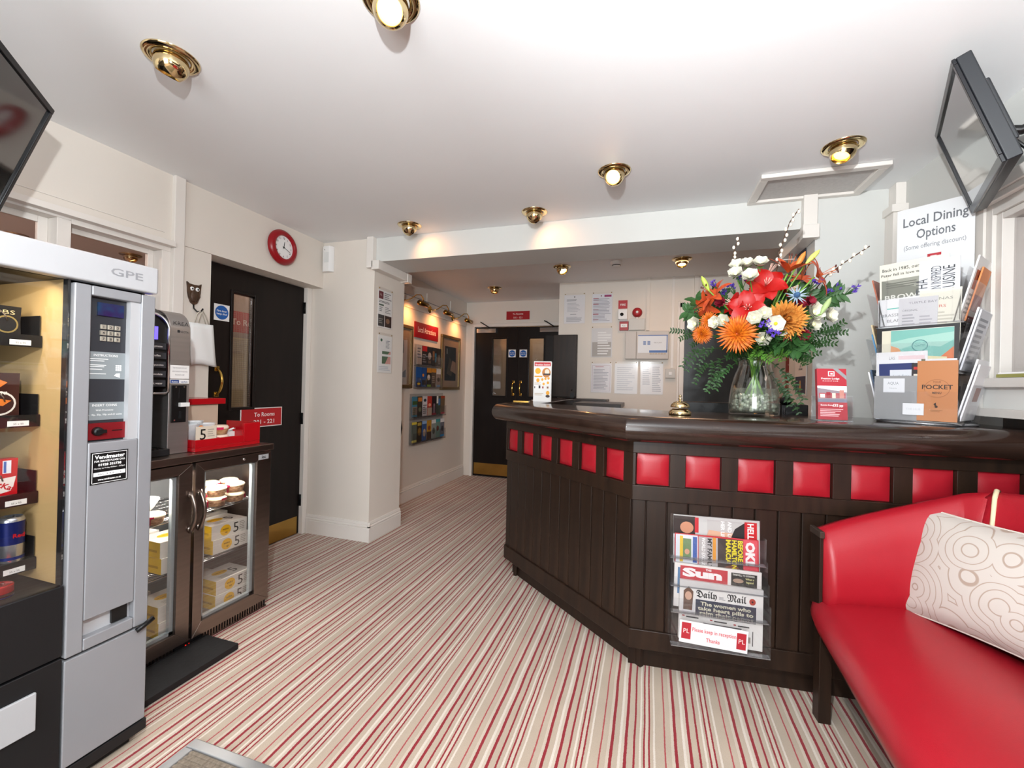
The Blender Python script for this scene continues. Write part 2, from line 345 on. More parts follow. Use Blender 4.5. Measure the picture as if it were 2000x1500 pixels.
# ------------------------------------------------------------------ doors
def pull(parent, x, z0, z1, y=0, side=1):
    b = MB()
    for z in (z0, z1): b.box(x - .016, x + .016, y - .008, y, z - .016, z + .016, BRASS)
    n = 12; b.tube([(x + side * .0, y - .006 - .045 * math.sin(PI * i / n) ** .6, z0 + (z1 - z0) * i / n) for i in range(n + 1)], .009, BRASS, 10)
    return b.obj('door_handle', parent, bevel=.002)
def wired_pane(w, h, y):
    b = MB(); b.box(0, w, y, y + .006, 0, h, GLASS); mm_ = mat('#8f8676', .6)
    for i in range(int(w / .013)): b.box(.013 * i + .006, .013 * i + .0068, y + .002, y + .003, 0, h, mm_)
    for i in range(int(h / .013)): b.box(0, w, y + .002, y + .003, .013 * i, .013 * i + .0008, mm_)
    return b
def doorleaf(name, w, h, win, M_loc, rot, t=.045):
    x0, x1, z0, z1 = win; b = MB()
    b.box(0, x0, 0, t, .008, h, DOOR); b.box(x1, w, 0, t, .008, h, DOOR); b.box(x0, x1, 0, t, .008, z0, DOOR); b.box(x0, x1, 0, t, z1, h, DOOR)
    o = struct(b.obj(name, None, M_loc, rot))
    f = MB()
    for bb in ((x0 - .018, x0, z0 - .018, z1 + .018), (x1, x1 + .018, z0 - .018, z1 + .018), (x0, x1, z0 - .018, z0), (x0, x1, z1, z1 + .018)): f.box(bb[0], bb[1], -.008, .012, bb[2], bb[3], DOOR)
    f.obj('bead', o, bevel=.003)
    return o
def bluesign(parent, x, z, s=.105, y=-.001):
    b = MB(); b.box(x - s / 2, x + s / 2, y - .001, y, z - s / 2, z + s / 2, WHITE); b.ell((x, z), s * .43, s * .43, y - .0014, mat('#1c5fb0', .4), 28)
    b.text('Fire door', x, z + s * .04, s * .17, WHITE, y - .0018, bold=.02); b.text('keep shut', x, z - s * .14, s * .17, WHITE, y - .0018, bold=.02)
    return b.obj('fire_door_sign', parent, label='small white square sign with a blue disc reading Fire door keep shut')
# left door (to rooms 201-221): local x = world Y - 1.945
d1 = doorleaf('door_1', .805, 1.958, (.197, .356, 1.03, 1.795), (-2.64, 1.945, 0), R90)
wired_pane(.159, .765, .02).obj('pane', d1, (.197, 0, 1.03))
pull(d1, .092, 1.12, 1.285); bluesign(d1, .118, 1.648)
b = MB(); b.box(.02, .785, -.002, 0, .01, .145, mat('#b08c4a', .3, 1.0, noise=.15, nscale=(4, 4, 4))); b.obj('kick_plate', d1, label='brass kick plate')
for z in (1.80, .92, .27):
    b = MB(); b.cyl((.808, -.012, z - .045), (.808, -.012, z + .045), .008, BLACK, 8); b.box(.795, .82, -.006, 0, z - .045, z + .045, BLACK); b.obj('hinge', d1)
b = MB(); pw, ph = .345, .138; b.box(.268, .268 + pw, -.004, -.0005, .883, .883 + ph, mat('#ece6e4', .4)); face(b, pw, ph, [('r', .018, .045, .982, .955, '#b5161d'), ('t', 'To Rooms', .56, .55, .30, '#f4eeec', {'b': .012, 'w': .50}), ('t', '201 - 221', .56, .17, .30, '#f4eeec', {'b': .012, 'w': .50})], y=-.0042, x0=.268, z0=.883)
b.obj('room_sign', d1, bevel=.0008, label='red plate lettered To Rooms 201 - 221 fixed low on the door')
fr = MB(); fr.box(-2.66, -2.605, 2.752, 2.798, 0, 1.963, TRIM); fr.box(-2.66, -2.62, 1.885, 1.945, 1.95, 1.963, TRIM); struct(fr.obj('trim_8', bevel=.003))
# plate and blind seen through the left door's wired pane
s = MB(); s.box(0, .5, 0, .006, 0, .17, mat('#a8161c', .4)); s.text('To Rooms', .20, .06, .07, mat('#e8c9c4', .5), -.001, bold=.01)
tag(s.obj('hanging_room_sign', None, (-3.18, 2.52, 1.60), R90), 'red To Rooms sign seen through the wired pane of the left door', 'sign')
s = MB()
for i in range(60): s.box(0, .9, 0, .004, .0165 * i, .0165 * i + .014, mat('#c9b58e', .6))
tag(s.obj('window_blind', None, (-3.28, 2.3, .58), R90), 'beige slatted blind seen through the wired pane of the left door', 'blind')
# double doors at the end of the corridor
def enddoor(name, x, mirror, win, hx, sx):
    o = doorleaf(name, .592, 1.985, win, (x, 5.335, 0), 0)
    MB().box(0, win[1] - win[0], .02, .026, 0, win[3] - win[2], GLASS).obj('pane', o, (win[0], 0, win[2]))
    pull(o, hx, 1.105, 1.27); bluesign(o, sx, 1.64, .10)
    b = MB(); b.box(.015, .577, -.002, 0, .03, .18, mat('#b08c4a', .3, 1.0, noise=.15, nscale=(4, 4, 4))); b.obj('kick_plate', o, label='brass kick plate')
    c = MB(); q = .03 if not mirror else .30; c.box(q, q + .27, -.045, 0, 1.91, 1.965, CHROME); c.tube([(q + .2, -.03, 1.965), (q + .1, -.09, 2.03), (q + .06, -.06, 2.05)], .008, BLACK, 6); c.obj('door_closer', o, bevel=.003, label='silver door closer with a black arm')
    return o
enddoor('door_2', -2.232, False, (.245, .44, 1.085, 1.835), .545, .52)
enddoor('door_3', -1.636, True, (.15, .345, 1.085, 1.835), .05, .075)
fr = MB(); fr.box(-2.27, -2.236, 5.30, 5.36, 0, 2.0, TRIM); fr.box(-2.27, -1.0, 5.30, 5.36, 1.99, 2.03, TRIM); fr.box(-1.04, -1.0, 5.30, 5.36, 0, 2.0, TRIM); struct(fr.obj('trim_9', bevel=.003))
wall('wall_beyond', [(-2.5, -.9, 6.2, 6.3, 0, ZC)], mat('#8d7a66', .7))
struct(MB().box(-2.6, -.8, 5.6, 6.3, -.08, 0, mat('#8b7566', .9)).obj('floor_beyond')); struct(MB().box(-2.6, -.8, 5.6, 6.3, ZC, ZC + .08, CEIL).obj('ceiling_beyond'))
# office door with dark glossy panel in the partition
o = struct(MB().box(.318, 1.03, 4.505, 4.55, .01, 2.02, mat('#25282a', .28, noise=.1, nscale=(3, 3, 3), bump=.15, bscale=150)).obj('door_4'))
MB().cyl((.95, 4.49, 1.0), (.95, 4.505, 1.0), .02, BRASS).obj('door_handle', o)
fr = MB(); fr.box(.275, .318, 4.47, 4.56, 0, 2.065, TRIM); fr.box(1.03, 1.075, 4.47, 4.56, 0, 2.065, TRIM); fr.box(.275, 1.075, 4.47, 4.56, 2.02, 2.065, TRIM); fr.box(.255, .275, 4.49, 4.5, 0, 2.085, TRIM); struct(fr.obj('trim_10', bevel=.003))

# ------------------------------------------------------------------ vending machine (local x = world Y - .55, front at y 0)
VM = thing('vending_machine', 'tall silver and black snack vending machine with a glass front at the left wall', 'vending machine', (-1.6, .55, 0), R90)
SIL = mat('#96979b', .42, .35, noise=.02, nscale=(3, 3, 3)); SILL = mat('#bcbdc0', .4, .3); CREAM = mat('#d9b67e', .55); ANTH = mat('#121214', .45)
b = MB(); b.box(-.45, .452, .034, .80, .06, .60, ANTH); b.box(.262, .452, .034, .80, .60, 1.575, ANTH); b.box(-.45, .452, .034, .80, 1.50, 1.575, ANTH); b.box(-.45, .452, .55, .80, .60, 1.5, ANTH); b.box(-.45, -.40, .012, .55, .60, 1.5, ANTH)
b.obj('body', VM)
b = MB(); b.box(-.45, .464, -.014, .03, 1.500, 1.587, SILL); b.obj('top_fascia', VM, bevel=.006)
b = MB(); b.text('GPE', .372, 1.534, .032, SIL, -.0148, width=.088, bold=.01); b.obj('embossed_letters', VM)
# control column with a sunken panel
b = MB(); X0, X1 = .247, .462
b.box(X0, .288, -.006, .03, .396, 1.492, SIL); b.box(.420, X1, -.006, .03, .396, 1.492, SIL); b.box(.288, .420, -.006, .03, 1.462, 1.492, SIL); b.box(.288, .420, -.006, .03, .485, 1.018, SIL)
b.box(.288, .42, -.006, .03, .396, .432, SIL); b.obj('control_column', VM, bevel=.004)
b = MB(); b.box(.288, .392, .02, .03, 1.018, 1.462, mat('#2a2b30', .45)); b.box(.392, .42, .0, .03, 1.018, 1.462, SILL)
b.quad(.288, 1.211, .392, 1.295, .0195, mat('#7f8588', .5)); b.quad(.288, 1.084, .392, 1.139, .0195, mat('#7f8588', .5))
b.text('INSTRUCTIONS', .34, 1.281, .010, WHITE, .019, width=.062)
for z, a in ((1.272, .05), (1.266, .04), (1.253, .045), (1.248, .04), (1.24, .035), (1.226, .045)): b.quad(.296, z, .296 + a, z + .0018, .019, WHITE)
for i in range(3):
    for j in range(3): b.quad(.366 + i * .0055, 1.238 + j * .0065, .3705 + i * .0055, 1.243 + j * .0065, .019, WHITE)
b.add([(.362, .019, 1.222), (.378, .019, 1.216), (.378, .019, 1.230), (.368, .019, 1.229)], [(0, 1, 2, 3)], WHITE)
b.text('INSERT COINS', .34, 1.126, .010, WHITE, .019, width=.064); b.text('With Provisions', .34, 1.112, .007, WHITE, .019); b.text('5p, 10p, 20p, 50p and £1 coins', .34, 1.098, .0075, WHITE, .019, width=.092)
b.obj('control_panel', VM, label='dark recessed panel with grey instruction strips')
sc_ = mat('#26103f', .12, noise=.9, nscale=(30, 30, 30), h2='#0a3a5a')
b = MB(); b.box(.314, .382, .014, .02, 1.407, 1.447, sc_); b.obj('display', VM, label='dark purple display')
for i in range(3):
    for j in range(3):
        k = MB(); k.box(-.0075, .0075, -.005, 0, -.007, .007, mat('#b9b2a4', .35, .6)); k.text(str(1 + i + (2 - j) * 3), 0, -.004, .011, INK, -.0054, bold=.02)
        k.obj('key', VM, (.330 + i * .0185, .020, 1.336 + j * .0185), bevel=.001)
b = MB(); b.box(.288, .392, .012, .02, 1.024, 1.075, mat('#7d1a20', .3, .3)); b.lathe([(0, 0), (.014, 0), (.012, .012), (0, .014)], BLACK, 16, Matrix.Translation((.318, .012, 1.05)) @ Matrix.Rotation(PI / 2, 4, 'X')); b.box(.310, .334, -.006, .0, 1.045, 1.055, BLACK)
b.box(.357, .384, .011, .012, 1.048, 1.051, BLACK); b.obj('coin_mechanism', VM, label='dark red coin slot plate with a black knob')
b = MB(); b.box(.294, .391, -.008, -.006, .890, .988, BLACK)
for bb in ((.297, .388, .893, .8945), (.297, .388, .9835, .985), (.297, .2985, .893, .985), (.3865, .388, .893, .985)): b.quad(bb[0], bb[2], bb[1], bb[3], -.0084, WHITE)
b.text('Vendmaster', .3425, .967, .016, WHITE, -.0086, bold=.03, width=.078); b.text('FOR SERVICE PLEASE CALL', .3425, .957, .008, WHITE, -.0086, bold=.02, width=.08); b.text('01928 352738', .3425, .945, .010, WHITE, -.0086, bold=.03, width=.06)
b.text('Monday to Friday 8:00am - 5:00pm', .3425, .936, .006, WHITE, -.0086, width=.08); b.quad(.301, .914, .384, .926, -.0086, WHITE); b.text('No. 3 9 6 -  3', .3425, .917, .008, INK, -.0089, width=.06); b.text('www.vendmaster.co.uk', .3425, .901, .008, WHITE, -.0086, bold=.02, width=.06)
b.obj('service_sticker', VM, label='black sticker lettered Vendmaster')
b = MB(); b.box(.286, .42, .018, .03, .43, .486, SILL); b.box(.368, .410, .010, .018, .436, .482, BLACK); b.obj('coin_return', VM, label='recessed coin return cup')
b = MB(); b.box(.247, .462, -.004, .03, .075, .388, SIL); b.obj('lower_column_panel', VM, bevel=.003)
b = MB(); b.tube([(.425, -.012, .385), (.44, -.016, .392), (.474, -.014, .404)], .008, BLACK, 8); b.obj('column_handle', VM)
b = MB(); b.box(-.45, .243, -.002, .03, .408, .612, ANTH); b.obj('upper_black_panel', VM, bevel=.003)
b = MB(); b.box(-.45, .243, -.002, .03, .075, .402, ANTH); b.obj('lower_black_panel', VM, bevel=.003)
b = MB(); b.plate([(-.42, .24), (.186, .24), (.186, .345), (-.42, .345)], -.012, -.002, SILL); b.add([(.094, -.0125, .300), (.114, -.0125, .300), (.104, -.0125, .286)], [(0, 1, 2)], GREY); b.obj('delivery_flap', VM, bevel=.003, label='silver delivery flap')
b = MB(); b.box(-.46, .468, -.004, .8, .035, .07, ANTH); b.box(-.42, .44, .03, .7, .0, .035, BLACK); b.obj('plinth', VM, bevel=.003)
b = MB(); b.box(-.40, .241, .004, .010, .612, 1.500, clear('display_glass', (.95, .95, .95), .08, .4)); b.obj('glass_front', VM)
b = MB(); b.box(.2405, .2465, .034, .55, .612, 1.5, CREAM); b.box(.2405, .2468, .012, .034, .612, 1.5, BLK2); b.box(-.42, .262, .545, .55, .6, 1.5, BLACK); b.obj('side_lining', VM, label='cream inner side wall')
TY = [(1.345, '03'), (1.112, '13'), (.885, '23'), (.69, '33')]
for z, t in TY:
    b = MB(); b.box(-.39, .238, .13, .54, z - .022, z - .014, BLACK); b.box(-.39, .238, .122, .134, z - .045, z - .010, ANTH)
    for q in (.17, .05, -.07): b.box(q, q + .044, .1205, .122, z - .041, z - .026, WHITE); b.text('55 x 55', q + .022, z - .037, .007, INK, .1200)
    for q in (.237, .08, -.06, -.2): b.box(q - .002, q, .13, .54, z - .014, z + .05, clear('divider', (.5, .5, .52), .1) if 0 else BLK2)
    for q in (.16,):
        pts = [(q - .02 + .036 * math.cos(a), .15 + a * .006, z + .028 + .036 * math.sin(a)) for a in [i * .4 for i in range(100)]]; b.tube(pts, .0018, STEEL, 5)
    b.obj('tray', VM)
lamp('cabinet_tube', 'AREA', (-1.66, .50, 1.485), 1.6, (1, .86, .62), .5, (-.4, 0, -1), sy=.05)
# snacks on the trays (world positions behind the glass)
def snack(label, x, y, z, builder, name='snack_packet', cat='snack'):
    b = MB(); builder(b); o = b.obj(name, None, (x, y, z), R90); tag(o, label, cat, 'snacks in the vending machine'); return o
def pk(w, h, base, items, t=.03):
    def f(b):
        b.plate([(-w / 2, 0), (w / 2, 0), (w / 2 * .97, h * .5), (w / 2, h), (-w / 2, h), (-w / 2 * .97, h * .5)], 0, t, mat(base, .3)); face(b, w, h, items)
    return f
snack('black and gold biscuit packet on the top tray of the vending machine', -1.762, .70, 1.331, pk(.12, .085, '#1b1c20', [('t', 'JACOBS', .5, .72, .2, '#c8b98f', {'w': .8}), ('e', .25, .38, .2, .3, '#8e7b4a'), ('e', .25, .38, .17, .25, '#1b1c20'), ('e', .75, .38, .2, .3, '#8e7b4a'), ('e', .75, .38, .17, .25, '#1b1c20')]))
snack('dark brown chocolate packet with orange pieces on the second tray of the vending machine', -1.755, .715, 1.098, pk(.085, .125, '#3a1a18', [('p', [(.1, .7), (.45, .62), (.7, .78), (.35, .9)], '#e07a2c'), ('e', .5, .3, .42, .28, '#e6dfd6'), ('e', .5, .3, .37, .24, '#3a1a18'), ('p', [(.25, .3), (.6, .24), (.8, .36), (.45, .42)], '#e07a2c'), ('t', 'MINI', .55, .5, .1, '#f0ece4', {'b': .02})]))
snack('red and white chocolate wafer bar on the third tray of the vending machine', -1.752, .722, .871, pk(.07, .105, '#c3141d', [('p', [(.05, .0), (.85, .12), (.95, .5), (.2, .45)], '#f0e6e0'), ('t', 'KitKat', .52, .22, .2, '#c3141d', {'b': .03, 'a': .5}), ('r', .55, .6, .8, .95, '#e9e9f2'), ('r', .58, .62, .66, .93, '#3a62b0')]))
def can(c1, c2, txt):
    def f(b):
        b.lathe([(0, 0), (.022, 0), (.027, .006), (.027, .125), (.023, .133), (.022, .133), (.022, .129), (0, .129)], mat(c2, .25, .85), 24)
        b.lathe([(.0273, .055), (.0273, .12)], mat(c1, .3, .4), 24); b.lathe([(.0274, .012), (.0274, .02)], mat('#1e2f7a', .3, .4), 24)
        b.text(txt, .004, .075, .016, mat('#c3141d', .4), -.0278, bold=.03); b.tube([(.006, -.005, .131), (.006, .006, .131)], .002, CHROME, 5)
    return f
snack('blue and silver energy drink can on the fourth tray of the vending machine', -1.748, .745, .676, can('#1e2a6e', '#c8cad2', 'Red'), 'drink_can', 'can')
snack('red drink can low in the corner of the vending machine', -1.69, .70, .602 + .001, can('#b8121b', '#c9252c', ''), 'drink_can', 'can').scale = (1, 1, .28)

# ------------------------------------------------------------------ bottle fridge (local x = world Y - 1.02)
FG = thing('display_fridge', 'stainless double door display fridge with glass doors', 'fridge', (-1.935, 1.02, 0), R90)
INN = mat('#8d9092', .4, .5)
b = MB(); b.box(0, .79, .045, .06, .03, .84, INN); bb = MB()
bb.box(0, .012, .045, .49, .03, .845, STEEL); bb.box(.783, .795, .045, .49, .03, .845, STEEL); bb.box(0, .795, .478, .49, .03, .845, INN); bb.box(0, .795, .045, .49, .03, .085, INN); bb.box(0, .795, .045, .49, .815, .845, INN); bb.obj('cabinet', FG)
b = MB(); b.box(-.01, .80, -.012, .50, .846, .878, STEEL); b.obj('worktop', FG, bevel=.003)
b = MB(); b.box(0, .795, .02, .045, .004, .045, BLK2)
b.obj('grille_backing', FG)
b = MB()
for i in range(56):
    q = .01 + i * .0138
    if .325 < q < .44: continue
    b.box(q, q + .006, .012, .02, .008, .040, STEEL)
b.box(0, .795, .010, .022, .040, .046, STEEL); b.box(0, .795, .010, .022, .002, .008, STEEL); o = b.obj('grille', FG); 
b = MB(); b.box(.325, .44, .008, .02, .003, .044, BLACK); b.text('-04', .372, .014, .024, mat('#ff1a10', .5, emit=4), .0075, bold=.02); b.obj('temperature_display', FG, label='black panel with red digits')
def fdoor(x0, x1, gx0, gx1, hx):
    f = MB(); z0, z1 = .047, .838; g0, g1 = .106, .795
    f.plate([(x0, z0), (x1, z0), (gx1, g0), (gx0, g0)], 0, .04, STEEL); f.plate([(x0, z1), (gx0, g1), (gx1, g1), (x1, z1)], 0, .04, STEEL)
    f.plate([(x0, z0), (gx0, g0), (gx0, g1), (x0, z1)], 0, .04, STEEL); f.plate([(x1, z0), (x1, z1), (gx1, g1), (gx1, g0)], 0, .04, STEEL)
    d = f.obj('door', FG, bevel=.0015)
    g = MB(); S2 = mat('#b9c2c4', .35, .4)
    for q in ((gx0, gx0 + .016, g0, g1), (gx1 - .016, gx1, g0, g1), (gx0, gx1, g0, g0 + .014), (gx0, gx1, g1 - .008, g1)): g.box(q[0], q[1], .016, .034, q[2], q[3], S2)
    g.obj('spacer_bar', d); MB().box(gx0, gx1, .012, .016, g0, g1, GLASS).obj('pane', d)
    hh = MB(); n = 10; hh.tube([(hx, -.004 - .034 * math.sin(PI * i / n), .535 + .18 * i / n) for i in range(n + 1)], .0085, STEEL, 8); hh.cyl((hx, 0, .70), (hx, -.01, .70), .012, STEEL); hh.cyl((hx, 0, .55), (hx, -.01, .55), .012, STEEL); hh.obj('handle', d)
    return d
fdoor(.002, .376, .04, .318, .366); d = fdoor(.390, .793, .432, .708, .407)
b = MB(); b.box(.715, .775, -.002, 0, .800, .826, SILL); b.text('lec', .745, .806, .022, INK, -.0024, bold=.03); b.obj('badge', d, label='small silver badge')
b = MB(); b.cyl((.63, -.004, .818), (.63, .0, .818), .007, CHROME, 10); b.obj('lock', d)
for z in (.355, .59):
    b = MB()
    for x0, x1 in ((.02, .376), (.39, .775)):
        for i in range(8): b.tube([(x0, .07 + i * .055, z), (x1, .07 + i * .055, z)], .0022, CHROME, 5)
        for i in range(int((x1 - x0) / .013)): b.tube([(x0 + i * .013, .065, z + .003), (x0 + i * .013, .46, z + .003)], .0011, CHROME, 4)
        b.tube([(x0, .065, z - .006), (x1, .065, z - .006)], .0025, CHROME, 5)
    b.obj('wire_shelf', FG)
for x in (.025, .77):
    b = MB(); b.box(x, x + .012, .052, .056, .09, .80, CHROME)
    for i in range(30): b.box(x + .004, x + .008, .051, .052, .10 + i * .0235, .113 + i * .0235, BLACK)
    b.obj('shelf_rail', FG)
lamp('fridge_light', 'AREA', (-1.99, 1.42, .805), 9, (1, .97, .9), .6, (-.25, 0, -1), sy=.03)
# cake tubs
def tub(label, x, y, z, big=1):
    t = thing('dessert_tub', label, 'dessert', (x, y, z), rnd.uniform(0, 6), 'dessert tubs in the fridge')
    b = MB(); b.lathe([(0, 0), (.036, 0), (.042, .030), (.042, .032)], mat('#7a5238', .4, noise=.5, nscale=(60, 60, 120), h2='#d9b08a'), 20); b.obj('cup', t)
    b = MB(); b.lathe([(.044, .031), (.045, .036), (.041, .042), (.030, .0475), (0, .0485)], mat('#efe0c0', .45), 20); b.obj('lid', t, label='cream lid')
    b = MB(); b.box(-.014, .014, -.0485, -.042, .006, .034, mat('#8e1230', .4)); b.lathe([(.0455, .030), (.0458, .038)], mat('#9c1a3a', .4), 20, None, True, -2.1, -1.0)
    b.lathe([(.0455, .028), (.0458, .038)], mat('#9c1a3a', .4), 20, None, True, .6, 1.6); b.obj('label_band', t, label='dark red label')
    return t
zs = .5945
rows = [('front', -2.03, [1.50, 1.565, 1.675]), ]
nm = ['first', 'second', 'third', 'fourth', 'fifth']
TB = [(-2.035, 1.485, 0, 'lower of the stack half hidden by the right fridge door frame'), (-2.035, 1.485, 1, 'at the left edge of the right fridge door, upper of two'),
      (-2.03, 1.583, 0, 'lower of the front middle pair in the right side of the fridge'), (-2.03, 1.583, 1, 'upper of the front middle pair in the right side of the fridge'),
      (-2.03, 1.683, 0, 'lower of the front right pair in the right side of the fridge'), (-2.03, 1.683, 1, 'upper of the front right pair in the right side of the fridge'),
      (-2.13, 1.73, 0, 'lower of the pair behind the shelf rail at the right of the fridge'), (-2.13, 1.73, 1, 'upper of the pair behind the shelf rail at the right of the fridge'),
      (-2.15, 1.54, 1, 'in the back row of the fridge behind the left stack'), (-2.15, 1.54, 0, 'at the bottom of the back left stack in the fridge'), (-2.15, 1.64, 0, 'at the bottom of the back middle stack in the fridge'), (-2.15, 1.64, 1, 'on top of the back middle stack in the fridge'),
      (-2.01, 1.285, 0, 'standing alone below the white bowl behind the left fridge door')]
for x, y, k, l in TB: tub('cake tub ' + l, x, y, zs + k * .049)
# yellow and white breakfast boxes: local front = long white face
def wbox(label, x, y, z, rot=R90 + .0, w=.185, h=.068, dp=.16, top=False):
    t = thing('breakfast_box', label, 'food box', (x, y, z), rot, 'breakfast boxes in the fridge')
    YL = mat('#e3b92f', .5); CW = mat('#ded8cd', .5, noise=.02, nscale=(20, 20, 20))
    b = MB(); b.box(0, w, 0, dp, 0, h, CW); b.add([(-.0006, 0, 0), (-.0006, 0, h), (-.0006, dp, h), (-.0006, dp, 0)], [(0, 1, 2, 3)], YL)
    b.add([(-.0008, .02, h * .35), (-.0008, .02, h * .5), (-.0008, dp - .03, h * .5), (-.0008, dp - .03, h * .35)], [(0, 1, 2, 3)], mat('#b8941f', .5))
    b.obj('carton', t)
    b = MB(); face(b, w, h, [('e', .38, .48, .15, .40, '#efb81c'), ('t', 'wake', .38, .5, .22, '#2a2412', {'b': .01}), ('t', 'up', .40, .26, .2, '#2a2412', {'b': .01}), ('t', '5', .68, .12, 1.05, '#17140f', {}), ('l', .78, .2, .96, .85, 5, '#a49d92')], x0=0)
    T = Matrix.Translation((0, 0, h)) @ Matrix.Rotation(-PI / 2, 4, 'X')
    b2 = MB(); face(b2, w, dp, [('e', .42, .55, .2, .16, '#efb81c'), ('t', 'wake up', .42, .52, .12, '#2a2412'), ('t', '5', .72, .25, .5, '#17140f'), ('l', .2, .1, .55, .3, 3, '#a49d92')], x0=0)
    vs = [(v.x, v.z, h - v.y) for v in b2.v]; b.v += [Vector(v) for v in vs]; o = len(b.v) - len(vs)
    for f, fm in zip(b2.f, b2.fm): b.f.append([i + o for i in f]); b.fm.append(b.mi(b2.mats[fm])); b.sm.append(False)
    b.obj('printed_face', t, label='printed yellow disc, wake up and large 5')
    return t
BX = [(-2.00, 1.55, .362, .03, 'right side middle shelf, lower of the front pair'), (-2.005, 1.545, .432, .06, 'right side middle shelf, upper of the front pair'),
      (-2.19, 1.60, .362, 0, 'right side middle shelf, behind the front pair'), (-2.19, 1.59, .432, 0, 'right side middle shelf, upper of the back pair'),
      (-1.995, 1.565, .0865, .05, 'right side bottom, lower of the front pair'), (-1.998, 1.57, .156, .07, 'right side bottom, upper of the front pair'), (-2.19, 1.60, .0865, 0, 'right side bottom, behind the front pair'),
      (-2.00, 1.318, .362, .04, 'left side middle shelf, lower of the front pair'), (-2.005, 1.315, .432, .07, 'left side middle shelf, upper of the front pair'), (-2.19, 1.25, .432, 0, 'left side middle shelf, upper of the back pair'), (-2.19, 1.25, .362, 0, 'left side middle shelf, lower of the back pair'),
      (-1.995, 1.31, .0865, .04, 'left side bottom, lower of the front pair'), (-1.998, 1.308, .156, .05, 'left side bottom, upper of the front pair'), (-2.19, 1.22, .0865, 0, 'left side bottom, lower of the back pair'), (-2.19, 1.22, .156, 0, 'left side bottom, upper of the back pair')]
for x, y, z, r_, l in BX:
    wbox('yellow breakfast carton, fridge ' + l, x, y, z, R90 - r_ * .6, .185 if 'right' in l else .18, .068)
bw = MB(); bw.lathe([(0, .002), (.028, 0), (.03, .008), (.055, .035), (.075, .072), (.072, .072), (.05, .036), (.02, .014), (0, .012)], WHITE, 32)
tag(bw.obj('bowl', None, (-2.085, 1.272, .617)), 'white china bowl of cutlery packs on the upper fridge shelf', 'bowl')
for i, (dx, dy, l, c) in enumerate(((.01, -.02, 'left', BLACK), (.0, .012, 'middle', mat('#c9cdd2', .3)), (-.01, .03, 'right', BLACK))):
    s = MB(); s.box(-.009, .009, -.002, .002, 0, .115, c); tag(s.obj('cutlery_pack', None, (-2.085 + dx, 1.272 + dy, .645), (.18 - i * .25, -.25 + .1 * i, R90), bevel=.001), l + ' slim cutlery pack standing in the white fridge bowl', 'cutlery', 'cutlery packs in the bowl')

# ------------------------------------------------------------------ coffee machine on the fridge (local x = world Y - .99)
CM = thing('coffee_machine', 'black and silver coffee machine with rounded top on the fridge', 'coffee machine', (-2.02, .99, .8785), R90)
H = .668
def side(y0, ytop, z1, rr, n=8):
    pts = [(y0, 0)]
    for i in range(n + 1):
        a = PI - (PI / 2) * i / n; pts.append((ytop + rr + rr * math.cos(a), z1 - rr + rr * math.sin(a)))
    pts += [(.34, z1), (.34, 0)]; return pts
def yz(b, poly, x0, x1, m):
    n = len(poly); vs = [(x0, y, z) for y, z in poly] + [(x1, y, z) for y, z in poly]
    b.add(vs, [tuple(range(n)), tuple(range(n, 2 * n))[::-1]] + [(i, n + i, n + (i + 1) % n, (i + 1) % n) for i in range(n)], m)
b = MB(); yz(b, side(0, 0, .645, .09), .352, .442, SS2); b.obj('side_pillar', CM, bevel=.003, label='brushed silver pillar')
b = MB(); b.box(.005, .352, .06, .34, 0, .30, BLACK); b.box(.005, .352, .015, .34, .30, .62, BLACK); yz(b, side(.02, .02, .668, .06), .005, .35, BLACK); bo = b
b = MB(); b.box(.005, .352, -.02, .34, 0, .03, BLK2); b.box(.005, .352, .10, .34, .03, .30, BLACK); yz(b, [(.005, .30), (.0, .56), (.03, .62), (.10, .655), (.34, .66), (.34, .30)], .005, .35, BLACK); b.obj('body', CM, bevel=.004)
b = MB(); n = 12; pts = [(.345, -.006, .28)] + [(.345 - .06 + .06 * math.cos(a), -.004 + .03 * (a / 1.57), .56 + .06 * math.sin(a)) for a in [i * 1.57 / n for i in range(n + 1)]] + [(.03, .03, .62)]
b.tube(pts, .007, CHROME, 8); b.tube([(.345, -.006, .28), (.335, -.006, .272), (.01, -.006, .272)], .005, CHROME, 8); b.obj('chrome_trim', CM)
b = MB(); b.box(.21, .30, -.006, .005, .505, .56, mat('#6a5cff', .3, emit=1.6)); b.obj('screen', CM, label='violet lit screen')
for i, t in enumerate(('espresso', 'coffee', 'cappuccino', 'chocolate', 'hot water')):
    k = MB(); k.box(.262, .335, -.006, .002, .462 - i * .040, .490 - i * .040, mat('#3a3b40', .3)); k.text(t, .298, .472 - i * .040, .012, WHITE, -.0065, bold=.02); k.obj('button', CM, bevel=.002)
b = MB(); n = 12; b.tube([(.238 + .018 * math.sin(PI * i / n), -.02, .26 + .22 * i / n) for i in range(n + 1)], .010, mat('#e05068', .2, .6), 8); b.tube([(.238, -.012, .26), (.238, -.012, .16)], .003, mat('#b0182c', .3), 6); b.obj('lever_trim', CM, label='red edged curved chrome trim')
b = MB()
for i in range(18): b.box(.02 + i * .018, .028 + i * .018, -.015, .07, .031, .034, CHROME)
b.obj('drip_tray', CM, label='chrome slatted drip tray')
b = MB(); b.lathe([(.016, .0), (.018, .04), (0, .04)], mat('#2a2a2e', .3), 14, Matrix.Translation((.26, .05, .20))); b.obj('spout', CM)
b = MB(); b.text('KREA', .397, .578, .024, INK, -.0006, width=.066); b.box(.383, .393, -.0006, 0, .545, .557, INK); b.text('NECTA', .412, .546, .012, INK, -.0006); b.obj('lettering', CM, label='KREA lettering')
